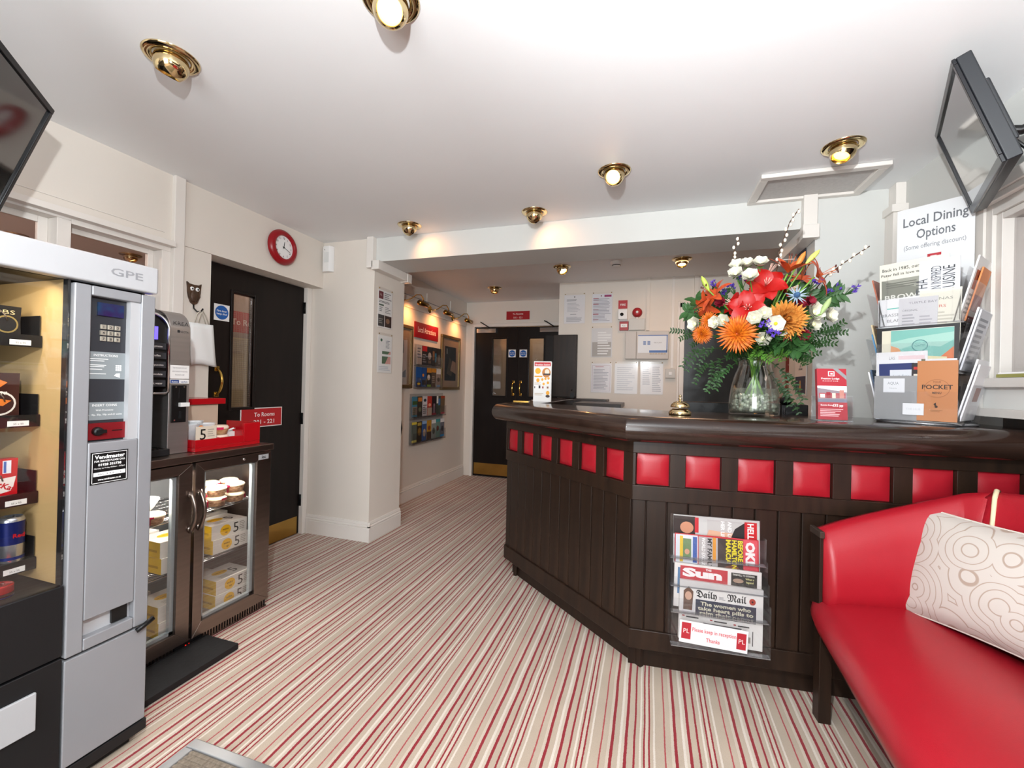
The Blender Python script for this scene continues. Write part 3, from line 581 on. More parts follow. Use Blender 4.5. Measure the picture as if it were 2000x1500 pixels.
b = MB(); b.box(.356, .438, -.0015, 0, .338, .398, PAPER); b.text('THIS MACHINE DOES NOT', .397, .383, .009, MGREY, -.002, width=.062); b.text('GIVE CHANGE OR REFUNDS', .397, .367, .009, MGREY, -.002, width=.066); b.text('PLEASE ASK', .397, .352, .009, MGREY, -.002, width=.04); b.obj('paper_notice', CM, label='white paper notice')
b = MB(); b.box(.356, .438, -.0015, 0, .316, .334, WHITE); b.quad(.358, .318, .394, .332, -.002, mat('#1d3f86', .4)); b.text('Kenco', .376, .321, .010, WHITE, -.0024, bold=.02); b.text('LavAzza', .417, .321, .009, mat('#1d3f86', .4), -.002, bold=.02); b.obj('logo_strip', CM, label='blue and white logo strip')
b = MB(); b.box(.362, .424, -.008, 0, .142, .308, BLACK); b.box(.390, .430, -.022, -.008, .212, .230, WHITE)
for x, z in ((.378, .30), (.414, .30), (.374, .152)): b.cyl((x, -.0095, z), (x, -.008, z), .0035, CHROME, 8)
b.box(.391, .394, -.0085, -.008, .25, .295, BLK2); b.box(.392, .400, -.012, -.008, .16, .19, BLK2); b.obj('coin_unit', CM, bevel=.001, label='black coin unit with a white button')

# ------------------------------------------------------------------ red condiment tray on the fridge (local x = world Y - 1.44)
RT = thing('condiment_tray', 'glossy red condiment tray with a raised right end on the fridge', 'tray', (-1.985, 1.44, .8785), R90)
RG = mat('#b5121b', .22, coat=.3)
b = MB(); b.box(0, .345, 0, .24, .0, .018, RG); b.box(0, .25, 0, .012, .018, .055, RG); b.box(0, .345, .228, .24, .018, .075, RG); b.box(0, .012, .012, .228, .018, .055, RG); b.obj('tray_base', RT, bevel=.002)
b = MB(); b.box(.25, .345, 0, .012, .0185, .115, RG); b.box(.333, .345, .012, .228, .0185, .115, RG); b.box(.25, .262, .012, .08, .0185, .08, RG); b.obj('end_panel', RT, bevel=.002)
RS = thing('riser_stand', 'beige riser stand with a red cap at the back of the fridge top', 'stand', (-2.235, 1.445, .8785), R90)
b = MB(); b.box(.0, .295, 0, .17, 0, .205, mat('#cdb8a2', .5)); b.obj('stand_body', RS); b = MB(); b.box(-.005, .325, -.018, .19, .2055, .236, RG); b.obj('cap', RS, bevel=.002, label='red cap')
def at_tray(b, name, label, cat, x, y, z, group=None, **k): return tag(b.obj(name, None, (x, y, z), R90, **k), label, cat, group)
zt = .8975
b = MB(); b.box(0, .10, 0, .0015, 0, .075, mat('#e0d3c0', .6)); face(b, .1, .075, [('t', '5', .34, .18, .95, '#17140f', {'b': .005}), ('l', .56, .3, .92, .85, 4, '#b5aa99')], x0=0); at_tray(b, 'price_card', 'cream card with a large black 5 leaning on the red tray', 'card', -1.99, 1.445, zt + .022)
for i, (dy, l) in enumerate(((0, 'lower'), (.047, 'upper'))):
    t = thing('cake_tub', l + ' of two small cake tubs beside the 5 card on the red tray', 'dessert', (-2.045, 1.60, zt + dy), .4 * i); 
    b = MB(); b.lathe([(0, 0), (.034, 0), (.041, .028)], mat('#b9824e', .4, noise=.4, nscale=(50, 50, 90), h2='#e0b98c'), 20); b.obj('cup', t); b = MB(); b.lathe([(.042, .028), (.043, .034), (.036, .044), (0, .046)], mat('#f0d9c4', .4), 20); b.obj('lid', t)
    b = MB(); b.lathe([(.0435, .024), (.0437, .036)], mat('#cf1450', .4), 16, None, True, -2.0, -.6); b.obj('label_band', t, label='pink red label')
for i, (x, y, h) in enumerate(((-2.10, 1.50, .10), (-2.085, 1.565, .10), (-2.14, 1.545, .11))):
    b = MB(); b.lathe([(0, 0), (.026, 0), (.037, h), (.039, h + .002), (.036, h), (.026, .006), (0, .006)], mat('#eceef0', .35), 24); at_tray(b, 'paper_cup', ('front left', 'front right', 'rear')[i] + ' white disposable cup in the group behind the 5 card', 'cup', x, y, zt, 'white cups on the red tray')
b = MB(); b.lathe([(0, 0), (.035, 0), (.037, .05), (.034, .05), (.033, .004), (0, .004)], CHROME, 24); at_tray(b, 'steel_pot', 'small round steel pot at the right end of the red tray', 'pot', -2.10, 1.715, zt)
nmx = ['leftmost', 'lowest', 'topmost', 'rightmost', 'rear']
for i in range(5):
    b = MB(); b.tube([(0, 0, 0), (.028, 0, 0)], [.004, .004], WHITE, 6); b.box(-.006, .034, -.0035, .0035, -.004, -.003, mat('#e8e4e0', .5))
    o = b.obj('sugar_sachet', None, (-2.09 + (0, .03, 0, 0, -.03)[i], (1.60, 1.63, 1.64, 1.685, 1.645)[i], zt + (.056, .056, .064, .056, .056)[i]), (rnd.uniform(-.4, .4), rnd.uniform(-.4, .4), rnd.uniform(0, 6))); tag(o, nmx[i] + ' white paper sugar sachet in the heap behind the cake tubs', 'sachet', 'sugar sachets on the red tray')
b = MB(); b.box(-.05, .055, -.035, .04, 0, .052, mat('#e9e7e4', .5)); at_tray(b, 'sachet_box', 'low white box holding the sugar sachets on the red tray', 'box', -2.085, 1.645, zt, bevel=.002)
b = MB(); b.sphere((0, 0, 0), .012, mat('#e8842c', .5)); at_tray(b, 'milk_portion', 'small orange wrapped portion beside the white cups', 'food', -2.045, 1.51, zt + .085)

# ------------------------------------------------------------------ black boot-scraper board on the floor
b = MB(); b.box(0, .40, 0, .20, .002, .028, mat('#141416', .6, noise=.2, nscale=(20, 20, 20), bump=.2, bscale=60)); b.box(0, .40, .19, .198, .028, .031, BLACK)
tag(b.obj('ramp_board', None, (-1.742, 1.082, 0), R90, bevel=.003), 'flat black rubber board on the carpet in front of the fridge', 'board')

# ------------------------------------------------------------------ owl hook, hanging bags, clock, sensor
OW = mat('#4a3322', .45, noise=.4, nscale=(40, 40, 40), bump=.5, bscale=150)
t = thing('owl_hook', 'carved brown owl wall hook with white eyes beside the left door', 'wall hook', (-2.505, 1.783, 1.64), R90)
b = MB(); sh = [(0, 0), (.018, .012), (.030, .04), (.036, .07), (.037, .095), (.041, .128), (.028, .118), (0, .116), (-.028, .118), (-.041, .128), (-.037, .095), (-.036, .07), (-.030, .04), (-.018, .012)]
b.plate(sh, -.012, 0, OW); b.sphere((0, -.010, .05), .028, OW, 14, (.8, .35, 1.3)); 
for sx in (-1, 1): b.tube([(sx * .026, -.012, .09), (sx * .03, -.014, .05), (sx * .014, -.014, .02)], .003, OW, 6)
b.obj('owl_body', t, bevel=.002)
for sx in (-1, 1):
    b = MB(); b.sphere((sx * .0155, -.013, .091), .0115, WHITE, 12, (1, .5, 1)); b.sphere((sx * .0155, -.0185, .090), .005, BLACK, 8, (1, .5, 1)); b.obj('eye', t, label='round white eye')
b = MB(); b.add([(-.005, -.014, .082), (.005, -.014, .082), (0, -.022, .070)], [(0, 1, 2)], OW); b.obj('beak', t)
b = MB(); b.tube([(0, -.006, .005), (0, -.008, -.018), (.008, -.022, -.036), (.026, -.030, -.034), (.036, -.032, -.016)], .0042, BLACK, 8); b.obj('hook', t, label='black metal hook')
for k, (dx, dz, dy, l) in enumerate(((0, 0, 0, 'front'), (.008, -.004, .010, 'middle'), (-.006, .002, .018, 'rear'))):
    t = thing('carrier_bag', l + ' of the white bags hanging from the owl hook', 'bag', (-2.462 - dy, 1.815 + dx, 1.30 + dz), R90, 'white bags on the owl hook')
    BG = mat('#eef0ef', .55)
    b = MB(); pts = []; nx, nz = 8, 8
    for j in range(nz + 1):
        for i in range(nx + 1):
            u, v = i / nx, j / nz; pts.append(((u - .5) * .15 * (1 - .14 * v) + .012 - .02 * v, .006 * math.sin(u * 7 + v * 3) * (1 - v * .5) - .002, v * .235 + .006 * math.sin(u * 5) * (1 - v)))
    b.add(pts, [(j * (nx + 1) + i, j * (nx + 1) + i + 1, (j + 1) * (nx + 1) + i + 1, (j + 1) * (nx + 1) + i) for j in range(nz) for i in range(nx)], BG, True)
    o = b.obj('bag_body', t); sd = o.modifiers.new('s', 'SOLIDIFY'); sd.thickness = .003
    b = MB(); b.tube([(-.03, 0, .235), (-.022, -.004, .285), (-.006, -.006, .308), (.012, -.004, .285), (.034, 0, .235)], .003, mat('#c9c2b4', .6), 6); b.obj('handle', t, label='string handle')
t = thing('wall_clock', 'round red wall clock with a white face above the left door', 'clock', (-2.498, 2.378, 2.156), R90)
b = MB(); TT = Matrix.Rotation(PI / 2, 4, 'X'); b.lathe([(0, .004), (.112, .004), (.122, .012), (.122, .022), (.105, .042), (.086, .046), (.082, .040), (.080, .026)], REDP, 48, TT); b.obj('case', t, label='red case')
b = MB(); b.lathe([(0, .026), (.081, .026)], WHITE, 48, TT)
for i in range(12): b.text(str(i or 12), .064 * math.sin(i * PI / 6), .064 * math.cos(i * PI / 6) - .006, .018, INK, -.0265, bold=.02)
b.obj('dial', t, label='white dial with numerals')
for nm_, an, ln, wd in (('hour_hand', math.radians(8), .038, .0035), ('minute_hand', math.radians(112), .058, .0025)):
    b = MB(); b.box(-wd / 2, wd / 2, -.030, -.029, -.01, ln, BLACK); b.obj(nm_, t, (0, 0, 0), (0, an, 0))
b = MB(); b.lathe([(0, .0325), (.005, .031), (.006, .027)], BLACK, 12, TT); b.obj('hand_pin', t)
t = thing('motion_sensor', 'white alarm sensor box high in the corner beside the clock', 'sensor', (-2.44, 2.799, 2.085), 0)
b = MB(); b.prism([(-.045, 0), (-.045, -.03), (-.02, -.045), (.03, -.045), (.045, -.02), (.045, 0)], 0, .20, WHITE); b.obj('case', t, bevel=.004); b = MB(); b.quad(-.018, .07, .028, .15, -.0455, mat('#dcdedd', .3)); b.cyl((-.012, -.0455, .17), (-.012, -.047, .17), .004, MGREY, 8); b.obj('lens', t)

# ------------------------------------------------------------------ pier notices
sheet('framed_notice', 'upper acrylic notice on the pier with dark photographs and a maroon logo', 'notice', .19, .295, (-2.018, 2.945, 1.655), R90, items=[('r', .04, .76, .36, .96, '#6a1526'), ('t', 'PL', .2, .84, .08, '#e9d9d4'), ('l', .42, .76, .95, .96, 4, '#8b8b8e'), ('l', .06, .66, .8, .72, 2, '#55565a'), ('r', .06, .58, .4, .62, '#3f5a46'), ('l', .1, .42, .34, .56, 3, '#8b8b8e'), ('l', .5, .40, .9, .58, 4, '#9b9b9e'), ('r', .02, .03, .45, .34, '#2e2c2c'), ('r', .48, .03, .97, .34, '#3a2824'), ('l', .06, .1, .4, .25, 3, '#8b8580'), ('e', .7, .2, .14, .07, '#8d6a50')], plastic=True, group=None)
sheet('framed_notice', 'lower acrylic notice on the pier with green and pink chart bars', 'notice', .19, .295, (-2.018, 2.955, 1.30), R90, items=[('e', .24, .87, .07, .04, '#2f5a44'), ('l', .55, .66, .92, .88, 6, '#a7a9ad'), ('t', 'Energy', .75, .86, .035, '#44506a', {'b': .02}), ('r', .3, .50, .92, .58, '#dba69c'), ('p', [(.3, .50), (.7, .50), (.86, .58), (.3, .58)], '#5f7a60'), ('r', .3, .24, .92, .44, '#dba69c'), ('p', [(.3, .24), (.52, .24), (.74, .44), (.3, .44)], '#5f7a60'), ('l', .1, .05, .9, .18, 3, '#c5cbd2')], plastic=True)

# ------------------------------------------------------------------ corridor wall pieces
def pframe(label, y0, y1, z0, z1, art):
    w_, h_ = y1 - y0, z1 - z0; t = thing('framed_picture', label, 'picture', (-2.368, y0, z0), R90)
    b = MB(); q = .035
    for bb in ((0, w_, 0, q), (0, w_, h_ - q, h_), (0, q, q, h_ - q), (w_ - q, w_, q, h_ - q)): b.box(bb[0], bb[1], -.028, 0, bb[2], bb[3], mat('#8c7650', .35, .8))
    b.obj('frame', t, bevel=.005, label='antique gold frame')
    b = MB(); b.box(q, w_ - q, -.012, -.004, q, h_ - q, mat('#bfae97', .7)); b.obj('mount', t, label='beige mount')
    b = MB(); face(b, w_, h_, art, y=-.0125, x0=0); b.obj('print', t); b = MB(); b.box(q, w_ - q, -.017, -.015, q, h_ - q, GLASS); b.obj('pane', t)
pframe('left gold framed picture with a pale figure print on the corridor wall', 3.42, 3.93, 1.17, 1.81, [('r', .2, .17, .8, .80, '#c9b6a4'), ('p', [(.25, .2), (.7, .2), (.62, .5), (.45, .72), (.3, .6)], '#a3917f'), ('r', .5, .55, .68, .75, '#3b3530'), ('p', [(.5, .17), (.78, .17), (.78, .3)], '#55483e')])
pframe('right gold framed picture with a dark blue print near the end doors', 4.58, 5.10, 1.15, 1.815, [('r', .2, .17, .8, .80, '#27343c'), ('p', [(.3, .3), (.55, .25), (.7, .45), (.45, .6)], '#5c5a52'), ('p', [(.5, .36), (.8, .3), (.78, .52), (.6, .55)], '#b7a18d'), ('r', .28, .66, .34, .76, '#8ba0a5')])
b = MB(); b.box(0, .52, -.012, 0, 0, .165, REDP); b.text('Local Attractions', .26, .062, .082, mat('#f2e0dd', .4), -.0125, width=.40, bold=.01)
tag(b.obj('attractions_sign', None, (-2.368, 3.98, 1.71), R90, bevel=.003), 'red Local Attractions sign on the corridor wall', 'sign')
def rack(label, y0, y1, z0, z1, tiers):
    t = thing('brochure_rack', label, 'brochure rack', (-2.368, y0, z0), R90); w_, h_ = y1 - y0, z1 - z0
    b = MB(); b.box(0, w_, -.004, 0, 0, h_, ACRYL); b.obj('back_plate', t)
    for z in tiers:
        b = MB(); b.box(0, w_, -.05, -.046, z - z0, z - z0 + .11, ACRYL); b.box(0, w_, -.05, -.004, z - z0 - .006, z - z0, ACRYL2)
        for q in (0, w_ - .004): b.box(q, q + .004, -.046, -.004, z - z0, z - z0 + .11, ACRYL)
        b.obj('pocket', t)
rack('upper clear acrylic brochure rack under the Local Attractions sign', 3.99, 4.57, 1.165, 1.64, (1.175, 1.415)); rack('lower clear acrylic brochure rack near the corridor floor', 3.925, 4.68, .575, 1.11, (.585, .855))
def broch(label, y, z, w_, h_, base, items, grp): sheet('brochure', label, 'brochure', w_, h_, (-2.368 + .028, y, z), R90, base, items, .006, grp)
g1 = 'brochures in the upper corridor rack'; g2 = 'brochures in the lower corridor rack'
up = [(0, '#b7b2ae', [('l', .1, .3, .9, .9, 4, '#6a6c70')], 'pale grey'), (1, '#241f22', [('r', 0, .72, 1, 1, '#b01a22'), ('l', .1, .1, .9, .6, 4, '#8b8a90')], 'black with a red head'), (2, '#23252b', [('e', .5, .5, .35, .2, '#a3a09c'), ('r', .2, .1, .8, .25, '#6d5b4c')], 'charcoal with a pale oval'), (3, '#1f2328', [('r', .1, .3, .5, .8, '#7b5a3e'), ('r', .6, .2, .95, .7, '#2f6f92')], 'black with tan and blue blocks'), (4, '#262626', [('e', .5, .4, .3, .25, '#5c554e')], 'plain dark')]
for k, c, it, l in up: broch(l + ' leaflet, ' + nm[k] + ' in top row of upper wall rack', 4.055 + k * .112, 1.425, .105, .205, c, it, g1)
lo = [(0, '#14519a', [('r', 0, 0, 1, .25, '#0b2a55'), ('e', .5, .15, .3, .06, '#e6c43a')], 'bright blue'), (1, '#174a8c', [('r', .1, .1, .9, .35, '#1e1f33'), ('e', .3, .6, .2, .08, '#e08a3a')], 'deep blue with an orange spot'), (2, '#2a2621', [('r', 0, .75, 1, 1, '#c9862a'), ('e', .4, .5, .3, .15, '#cfc6ba'), ('r', .1, 0, .9, .12, '#7da03a')], 'orange headed'), (3, '#5b4c40', [('r', 0, .78, 1, 1, '#c9882c'), ('l', .1, .2, .9, .6, 4, '#a3968a')], 'brown with an orange head'), (4, '#8e8078', [('r', 0, .7, 1, 1, '#d8d6d4'), ('r', .1, 0, .9, .1, '#5d8fc0'), ('e', .5, .4, .3, .12, '#3a3230')], 'grey with a white head')]
for k, c, it, l in lo: broch(l + ' leaflet, ' + nm[k] + ' in bottom row of upper wall rack', 4.055 + k * .112, 1.185, .105, .21, c, it, g1)
nm = ['first', 'second', 'third', 'fourth', 'fifth', 'sixth', 'seventh']
u2 = [('#3f7f9c', [('r', 0, .6, 1, .78, '#3d5a2e'), ('r', 0, .1, 1, .5, '#8b7d74'), ('l', .1, .1, .9, .45, 4, '#5d6a50')], 'sky blue landscape'), ('#3b352c', [('r', .1, .75, .9, .95, '#d0813a'), ('e', .5, .35, .3, .12, '#7d8a68')], 'dark with an orange top'), ('#cfcfd4', [('e', .5, .8, .3, .08, '#22384a'), ('l', .1, .1, .9, .6, 5, '#55575c')], 'white with black drawing'), ('#b8382c', [('r', 0, 0, 1, .4, '#c9b7a4'), ('e', .5, .55, .3, .08, '#e6ae8e')], 'red and cream'), ('#2a1a1f', [('r', .3, .1, .7, .6, '#8d7480'), ('r', 0, 0, 1, .1, '#8a1a26')], 'black and maroon'), ('#3f4a3c', [('r', 0, .6, .4, 1, '#e8e6e2'), ('r', .4, .5, .9, .85, '#4b7bb0')], 'green with blue and white blocks'), ('#6d5a44', [('r', 0, .85, 1, 1, '#a3452a'), ('r', 0, 0, 1, .1, '#b04050')], 'brown')]
for k, (c, it, l) in enumerate(u2): broch(l + ' leaflet, ' + nm[k] + ' in top row of lower wall rack', 3.985 + k * .107, .865, .10, .215, c, it, g2)
l2 = [('#5c6660', [('r', 0, .88, 1, 1, '#e3cf4a'), ('r', 0, 0, 1, .12, '#d9cf6a')], 'grey with yellow ends'), ('#3a2f1e', [('e', .5, .5, .35, .2, '#8c6a2e'), ('r', .1, .8, .9, .95, '#b5a04a')], 'dark brown and gold'), ('#33548a', [('e', .5, .4, .3, .2, '#b7a590'), ('r', 0, .85, 1, 1, '#8fb2d9')], 'blue figure'), ('#b98a2c', [('r', 0, 0, 1, .4, '#4b3226'), ('e', .5, .6, .3, .12, '#7a3a24')], 'amber and brown'), ('#8f9692', [('r', 0, .8, 1, 1, '#e4e6e6'), ('e', .5, .4, .3, .18, '#4c4f46')], 'pale grey photo'), ('#6f8f86', [('r', 0, .85, 1, 1, '#3f9aa0'), ('e', .4, .5, .3, .15, '#6a3a30')], 'teal'), ('#6d6f7a', [('r', 0, .8, 1, 1, '#e8e8ea'), ('r', 0, 0, 1, .12, '#2f8fd0'), ('e', .5, .45, .3, .15, '#3c3a40')], 'grey and bright blue')]
for k, (c, it, l) in enumerate(l2): broch(l + ' leaflet, ' + nm[k] + ' in bottom row of lower wall rack', 3.985 + k * .107, .595, .10, .215, c, it, g2)
# brass picture lights
for k, (y, l) in enumerate(((3.70, 'nearest'), (4.27, 'middle'), (4.85, 'farthest'))):
    t = thing('picture_light', l + ' of three brass swan-neck picture lights on the corridor wall', 'wall lamp', (-2.346, y, 2.05), R90, 'brass picture lights')
    b = MB(); b.lathe([(0, .016), (.03, .012), (.042, 0)], BRASS, 20, Matrix.Translation((0, 0, 0)) @ Matrix.Rotation(PI / 2, 4, 'X')); b.obj('wall_rose', t)
    b = MB(); b.tube([(0, -.01, -.005), (0, -.06, -.012), (.03, -.09, .01), (.075, -.12, .055), (.115, -.145, .06), (.145, -.155, .03), (.15, -.155, 0)], .0055, BRASS, 8); b.obj('swan_neck', t)
    b = MB(); b.lathe([(0, -.09), (.022, -.088), (.026, -.08), (.026, .08), (.022, .088), (0, .09)], BRASSD, 16, Matrix.Translation((.15, -.155, -.025)) @ Matrix.Rotation(PI / 2, 4, 'Y'), True, -PI * .0, PI * 2); b.obj('shade', t)
    l = lamp('lamp', 'SPOT', (.12, -.135, -.065), 6, (1, .40, .13), .03, (0, .75, -.65), 2.4, t)
b = MB(); b.tube([(0, -.003, 0), (0, -.04, .05), (0, -.055, .13), (0, -.04, .21), (0, -.003, .26)], .012, BLACK, 8); tag(b.obj('grab_handle', None, (-2.368, 3.69, .645), R90), 'curved black handle on the corridor wall just behind the pier', 'handle')
# end-of-corridor and partition signs
def plate(name, label, cat, x0, x1, z0, z1, y, base, items, t=.004, **k):
    return sheet(name, label, cat, x1 - x0, z1 - z0, ((x0 + x1) / 2, y - t, z0), 0, base, items, t, **k)
plate('room_sign', 'red To Rooms 101 - 121 sign above the double doors', 'sign', -1.80, -1.485, 2.08, 2.19, 5.329, '#a3101a', [('t', 'To Rooms', .5, .58, .3, '#f0dcd8', {'b': .01}), ('t', '101 - 121', .5, .14, .3, '#f0dcd8', {'b': .01})])
Yp = 4.499
plate('notice_sheet', 'top left acrylic notice with fine grey print on the partition', 'notice', -.875, -.655, 1.89, 2.19, Yp, '#e3e1e3', [('e', .5, .93, .03, .02, '#2a2a2a'), ('l', .12, .78, .85, .86, 3, '#9a9aa0'), ('l', .15, .4, .8, .74, 7, '#c3c3c8'), ('l', .3, .30, .7, .34, 1, '#9a9aa0'), ('l', .12, .05, .9, .24, 6, '#a7a7ae')], t=.003, plastic=True)
plate('notice_sheet', 'notice with red bars and a magenta corner block, second in the top row', 'notice', -.58, -.375, 1.89, 2.19, Yp, '#dfe0e6', [('e', .45, .93, .03, .02, '#6a1a2a'), ('r', .6, .89, .95, .96, '#9a2a66')] + [('r', .05, z, .32, z + .025, '#b3303a') for z in (.83, .77, .64, .45, .29, .10)] + [('l', .05, .05, .95, .85, 16, '#a9abb8')], t=.003, plastic=True)
plate('notice_sheet', 'silver grey notice with a shaded lower half in the middle row', 'notice', -.58, -.37, 1.535, 1.835, Yp, '#d5d3d3', [('r', .04, .02, .96, .52, '#aaa39d'), ('l', .3, .08, .96, .9, 9, '#ecebea')], t=.003, plastic=True)
plate('notice_sheet', 'red bordered notice at the left of the bottom row', 'notice', -.575, -.37, 1.17, 1.47, Yp, '#e2dfe3', [('r', .06, .05, .94, .052, '#9a5a6a'), ('r', .06, .93, .94, .935, '#9a5a6a'), ('r', .06, .05, .068, .93, '#9a5a6a'), ('r', .932, .05, .94, .93, '#9a5a6a'), ('l', .2, .87, .75, .9, 1, '#a3303c'), ('l', .12, .1, .88, .82, 14, '#a9a9b2')], t=.003, plastic=True)
plate('notice_sheet', 'faint white notice in the middle of the bottom row', 'notice', -.335, -.115, 1.165, 1.47, Yp, '#e4e3e4', [('l', .1, .1, .9, .9, 12, '#c7c8cd')], t=.003, plastic=True)
plate('notice_sheet', 'two column notice at the right of the bottom row', 'notice', -.08, .13, 1.165, 1.47, Yp, '#e6e5e6', [('l', .08, .3, .45, .92, 9, '#bcbdc3'), ('l', .52, .08, .95, .92, 14, '#b4b5bc')], t=.003, plastic=True)
b = MB(); b.box(0, .09, -.003, 0, 0, .085, mat('#b0222a', .4)); b.text('FIRE', .045, .03, .03, WHITE, -.0035, bold=.01); tag(b.obj('fire_sign', None, (-.315, Yp, 2.03)), 'small red fire point sign above the white call point', 'sign')
t = thing('call_point', 'white square call point with a black round button below the red sign', 'call point', (-.268, Yp, 1.915)); b = MB(); b.box(-.047, .047, -.045, 0, 0, .105, WHITE); b.obj('case', t, bevel=.008); b = MB(); b.cyl((-.008, -.045, .05), (-.008, -.052, .05), .017, BLACK, 18); b.obj('button', t)
b = MB(); b.box(-.03, .045, -.05, 0, -.022, -.001, GREY); b.obj('bracket', t)
t = thing('alarm_sounder', 'round red alarm sounder with a white centre on the partition', 'alarm', (-.128, Yp, 1.985)); b = MB(); b.lathe([(0, .05), (.03, .05), (.042, .04), (.047, .025), (.05, 0)], mat('#a8242a', .4), 28, TT); b.obj('case', t); b = MB(); b.lathe([(0, .056), (.012, .053), (.013, .048)], WHITE, 14, TT); b.obj('cap', t); b = MB(); b.cyl((0, -.02, -.05), (0, -.02, -.085), .012, WHITE); b.obj('stem', t)
b = MB(); b.box(0, .088, -.035, 0, 0, .09, mat('#a8242a', .4)); b.quad(.012, .03, .076, .065, -.0355, WHITE); b.text('PULL', .044, .040, .016, INK, -.0358); tag(b.obj('break_glass', None, (-.298, Yp, 1.805), bevel=.003), 'small red break glass box beside a white terminal box', 'call point')
b = MB(); b.box(0, .155, -.04, 0, 0, .115, WALLW); tag(b.obj('terminal_box', None, (-.206, Yp, 1.805), bevel=.004), 'white terminal box under the red alarm sounder', 'electrical box')
t = thing('fire_alarm_controller', 'grey fire alarm panel with blue keys on the partition', 'control panel', (-.235, Yp, 1.515)); PG = mat('#c5bfb9', .45)
b = MB(); b.box(0, .105, -.05, 0, 0, .275, PG); b.obj('side_cover', t, bevel=.003); b = MB(); b.box(.107, .41, -.055, 0, 0, .275, PG); b.obj('case', t, bevel=.003)
b = MB(); b.quad(.122, .06, .40, .235, -.0555, mat('#d9dce0', .4)); BL = mat('#2c5aa0', .4); b.quad(.122, .228, .40, .236, -.056, BL); b.quad(.39, .07, .398, .23, -.056, BL); b.quad(.230, .062, .398, .085, -.056, BL)
for i in range(2):
    for j in range(4): b.quad(.172 + i * .04, .140 + j * .010, .198 + i * .04, .147 + j * .010, -.056, BL)
b.text('FIRE ALARM', .31, .155, .014, MGREY, -.056); b.obj('facia', t, label='pale facia with blue blocks')
for i in range(6):
    k = MB(); k.box(.234 + i * .026, .254 + i * .026, -.060, -.055, .045, .06, mat('#b9a58c', .4)); k.obj('key', t, bevel=.001)
b = MB(); b.box(0, .09, -.03, 0, 0, .09, WALLW); b.box(.03, .06, -.034, -.03, .03, .06, WHITE); tag(b.obj('wall_switch', None, (.152, Yp, 1.33), bevel=.004), 'white wall switch box at the foot of the conduit', 'switch')
b = MB(); b.box(.198, .222, 4.485, 4.499, 1.43, ZC, TRIM); struct(b.obj('trim_11')); b = MB(); b.box(-.04, -.008, 4.47, 4.499, 1.80, ZC, WALL); struct(b.obj('trim_12')); b = MB(); b.box(.40, .44, 4.47, 4.499, 2.07, ZC, WALL); struct(b.obj('trim_13'))
b = MB(); b.box(0, .062, -.004, 0, 0, .42, mat('#a5504a', .5))
for i in range(6): b.text(('FIRE', 'ACTION', 'CALL', '999', 'STAY', 'CALM')[i], .031, .04 + i * .065, .02, mat('#e6c9c2', .5), -.0045)
tag(b.obj('notice_strip', None, (1.187, Yp, 1.224)), 'tall red notice strip seen behind the vase on the partition', 'notice')
# notices on the side of the right pier (faces -X: rotation -90)
b = MB(); b.plate([(0.02, 0), (.14, 0), (.15, .03), (.15, .24), (.13, .26), (.02, .26), (0, .24), (0, .03)], -.004, 0, mat('#1a1b26', .35)); b.plate([(0.025, .012), (.135, .012), (.14, .03), (.14, .23), (.13, .248), (.03, .248), (.01, .23), (.01, .03)], -.0045, -.004, mat('#2b2c3a', .3)); b.text('WELCOME', .075, .15, .022, mat('#c9b98e', .4), -.005)
tag(b.obj('pier_sign', None, (.868, 3.08, 1.83), -R90, bevel=.001), 'dark rounded sign high on the side of the right pier behind the flowers', 'sign')
b = MB(); b.box(0, .2, -.003, 0, 0, .42, mat('#e3ded9', .5)); b.quad(.01, .01, .19, .115, -.0035, mat('#2a1a38', .4)); b.add([(.08, -.004, .03), (.12, -.004, .03), (.11, -.004, .09), (.09, -.004, .09)], [(0, 1, 2, 3)], mat('#c99a4a', .4)); b.text('BE\nAWARE', .10, .17, .02, INK, -.0036); b.ell((.06, .3), .03, .04, -.0036, INK)
tag(b.obj('pier_poster', None, (.868, 3.08, 1.20), -R90), 'pale poster with a dark purple foot on the side of the right pier', 'poster')

# ------------------------------------------------------------------ reception counter
BP = Vector((-.058, 1.917)); U1 = Vector((.9966, .0820)); A_END = Vector((-.874, 2.639)); R1 = math.atan2(.082, .9966)
L2 = (A_END - BP).length; R2 = math.atan2((BP - A_END).y, (BP - A_END).x)
def pad_mesh(w_, h_, d=.014, n=7):
    b = MB(); vs = []
    for j in range(n + 1):
        for i in range(n + 1):
            u, v = i / n, j / n; k = (math.sin(PI * u) ** .35) * (math.sin(PI * v) ** .35) if 0 < i < n and 0 < j < n else 0
            pin = .0022 * (math.sin(u * 9 * PI) ** 2) * (1 if j in (0, n) else 0)
            vs.append((u * w_, -d * k * (1 + .05 * math.sin(5 * u + 3 * v)), v * h_))
    b.add(vs, [(j * (n + 1) + i, j * (n + 1) + i + 1, (j + 1) * (n + 1) + i + 1, (j + 1) * (n + 1) + i) for j in range(n) for i in range(n)], RED, True)
    return b
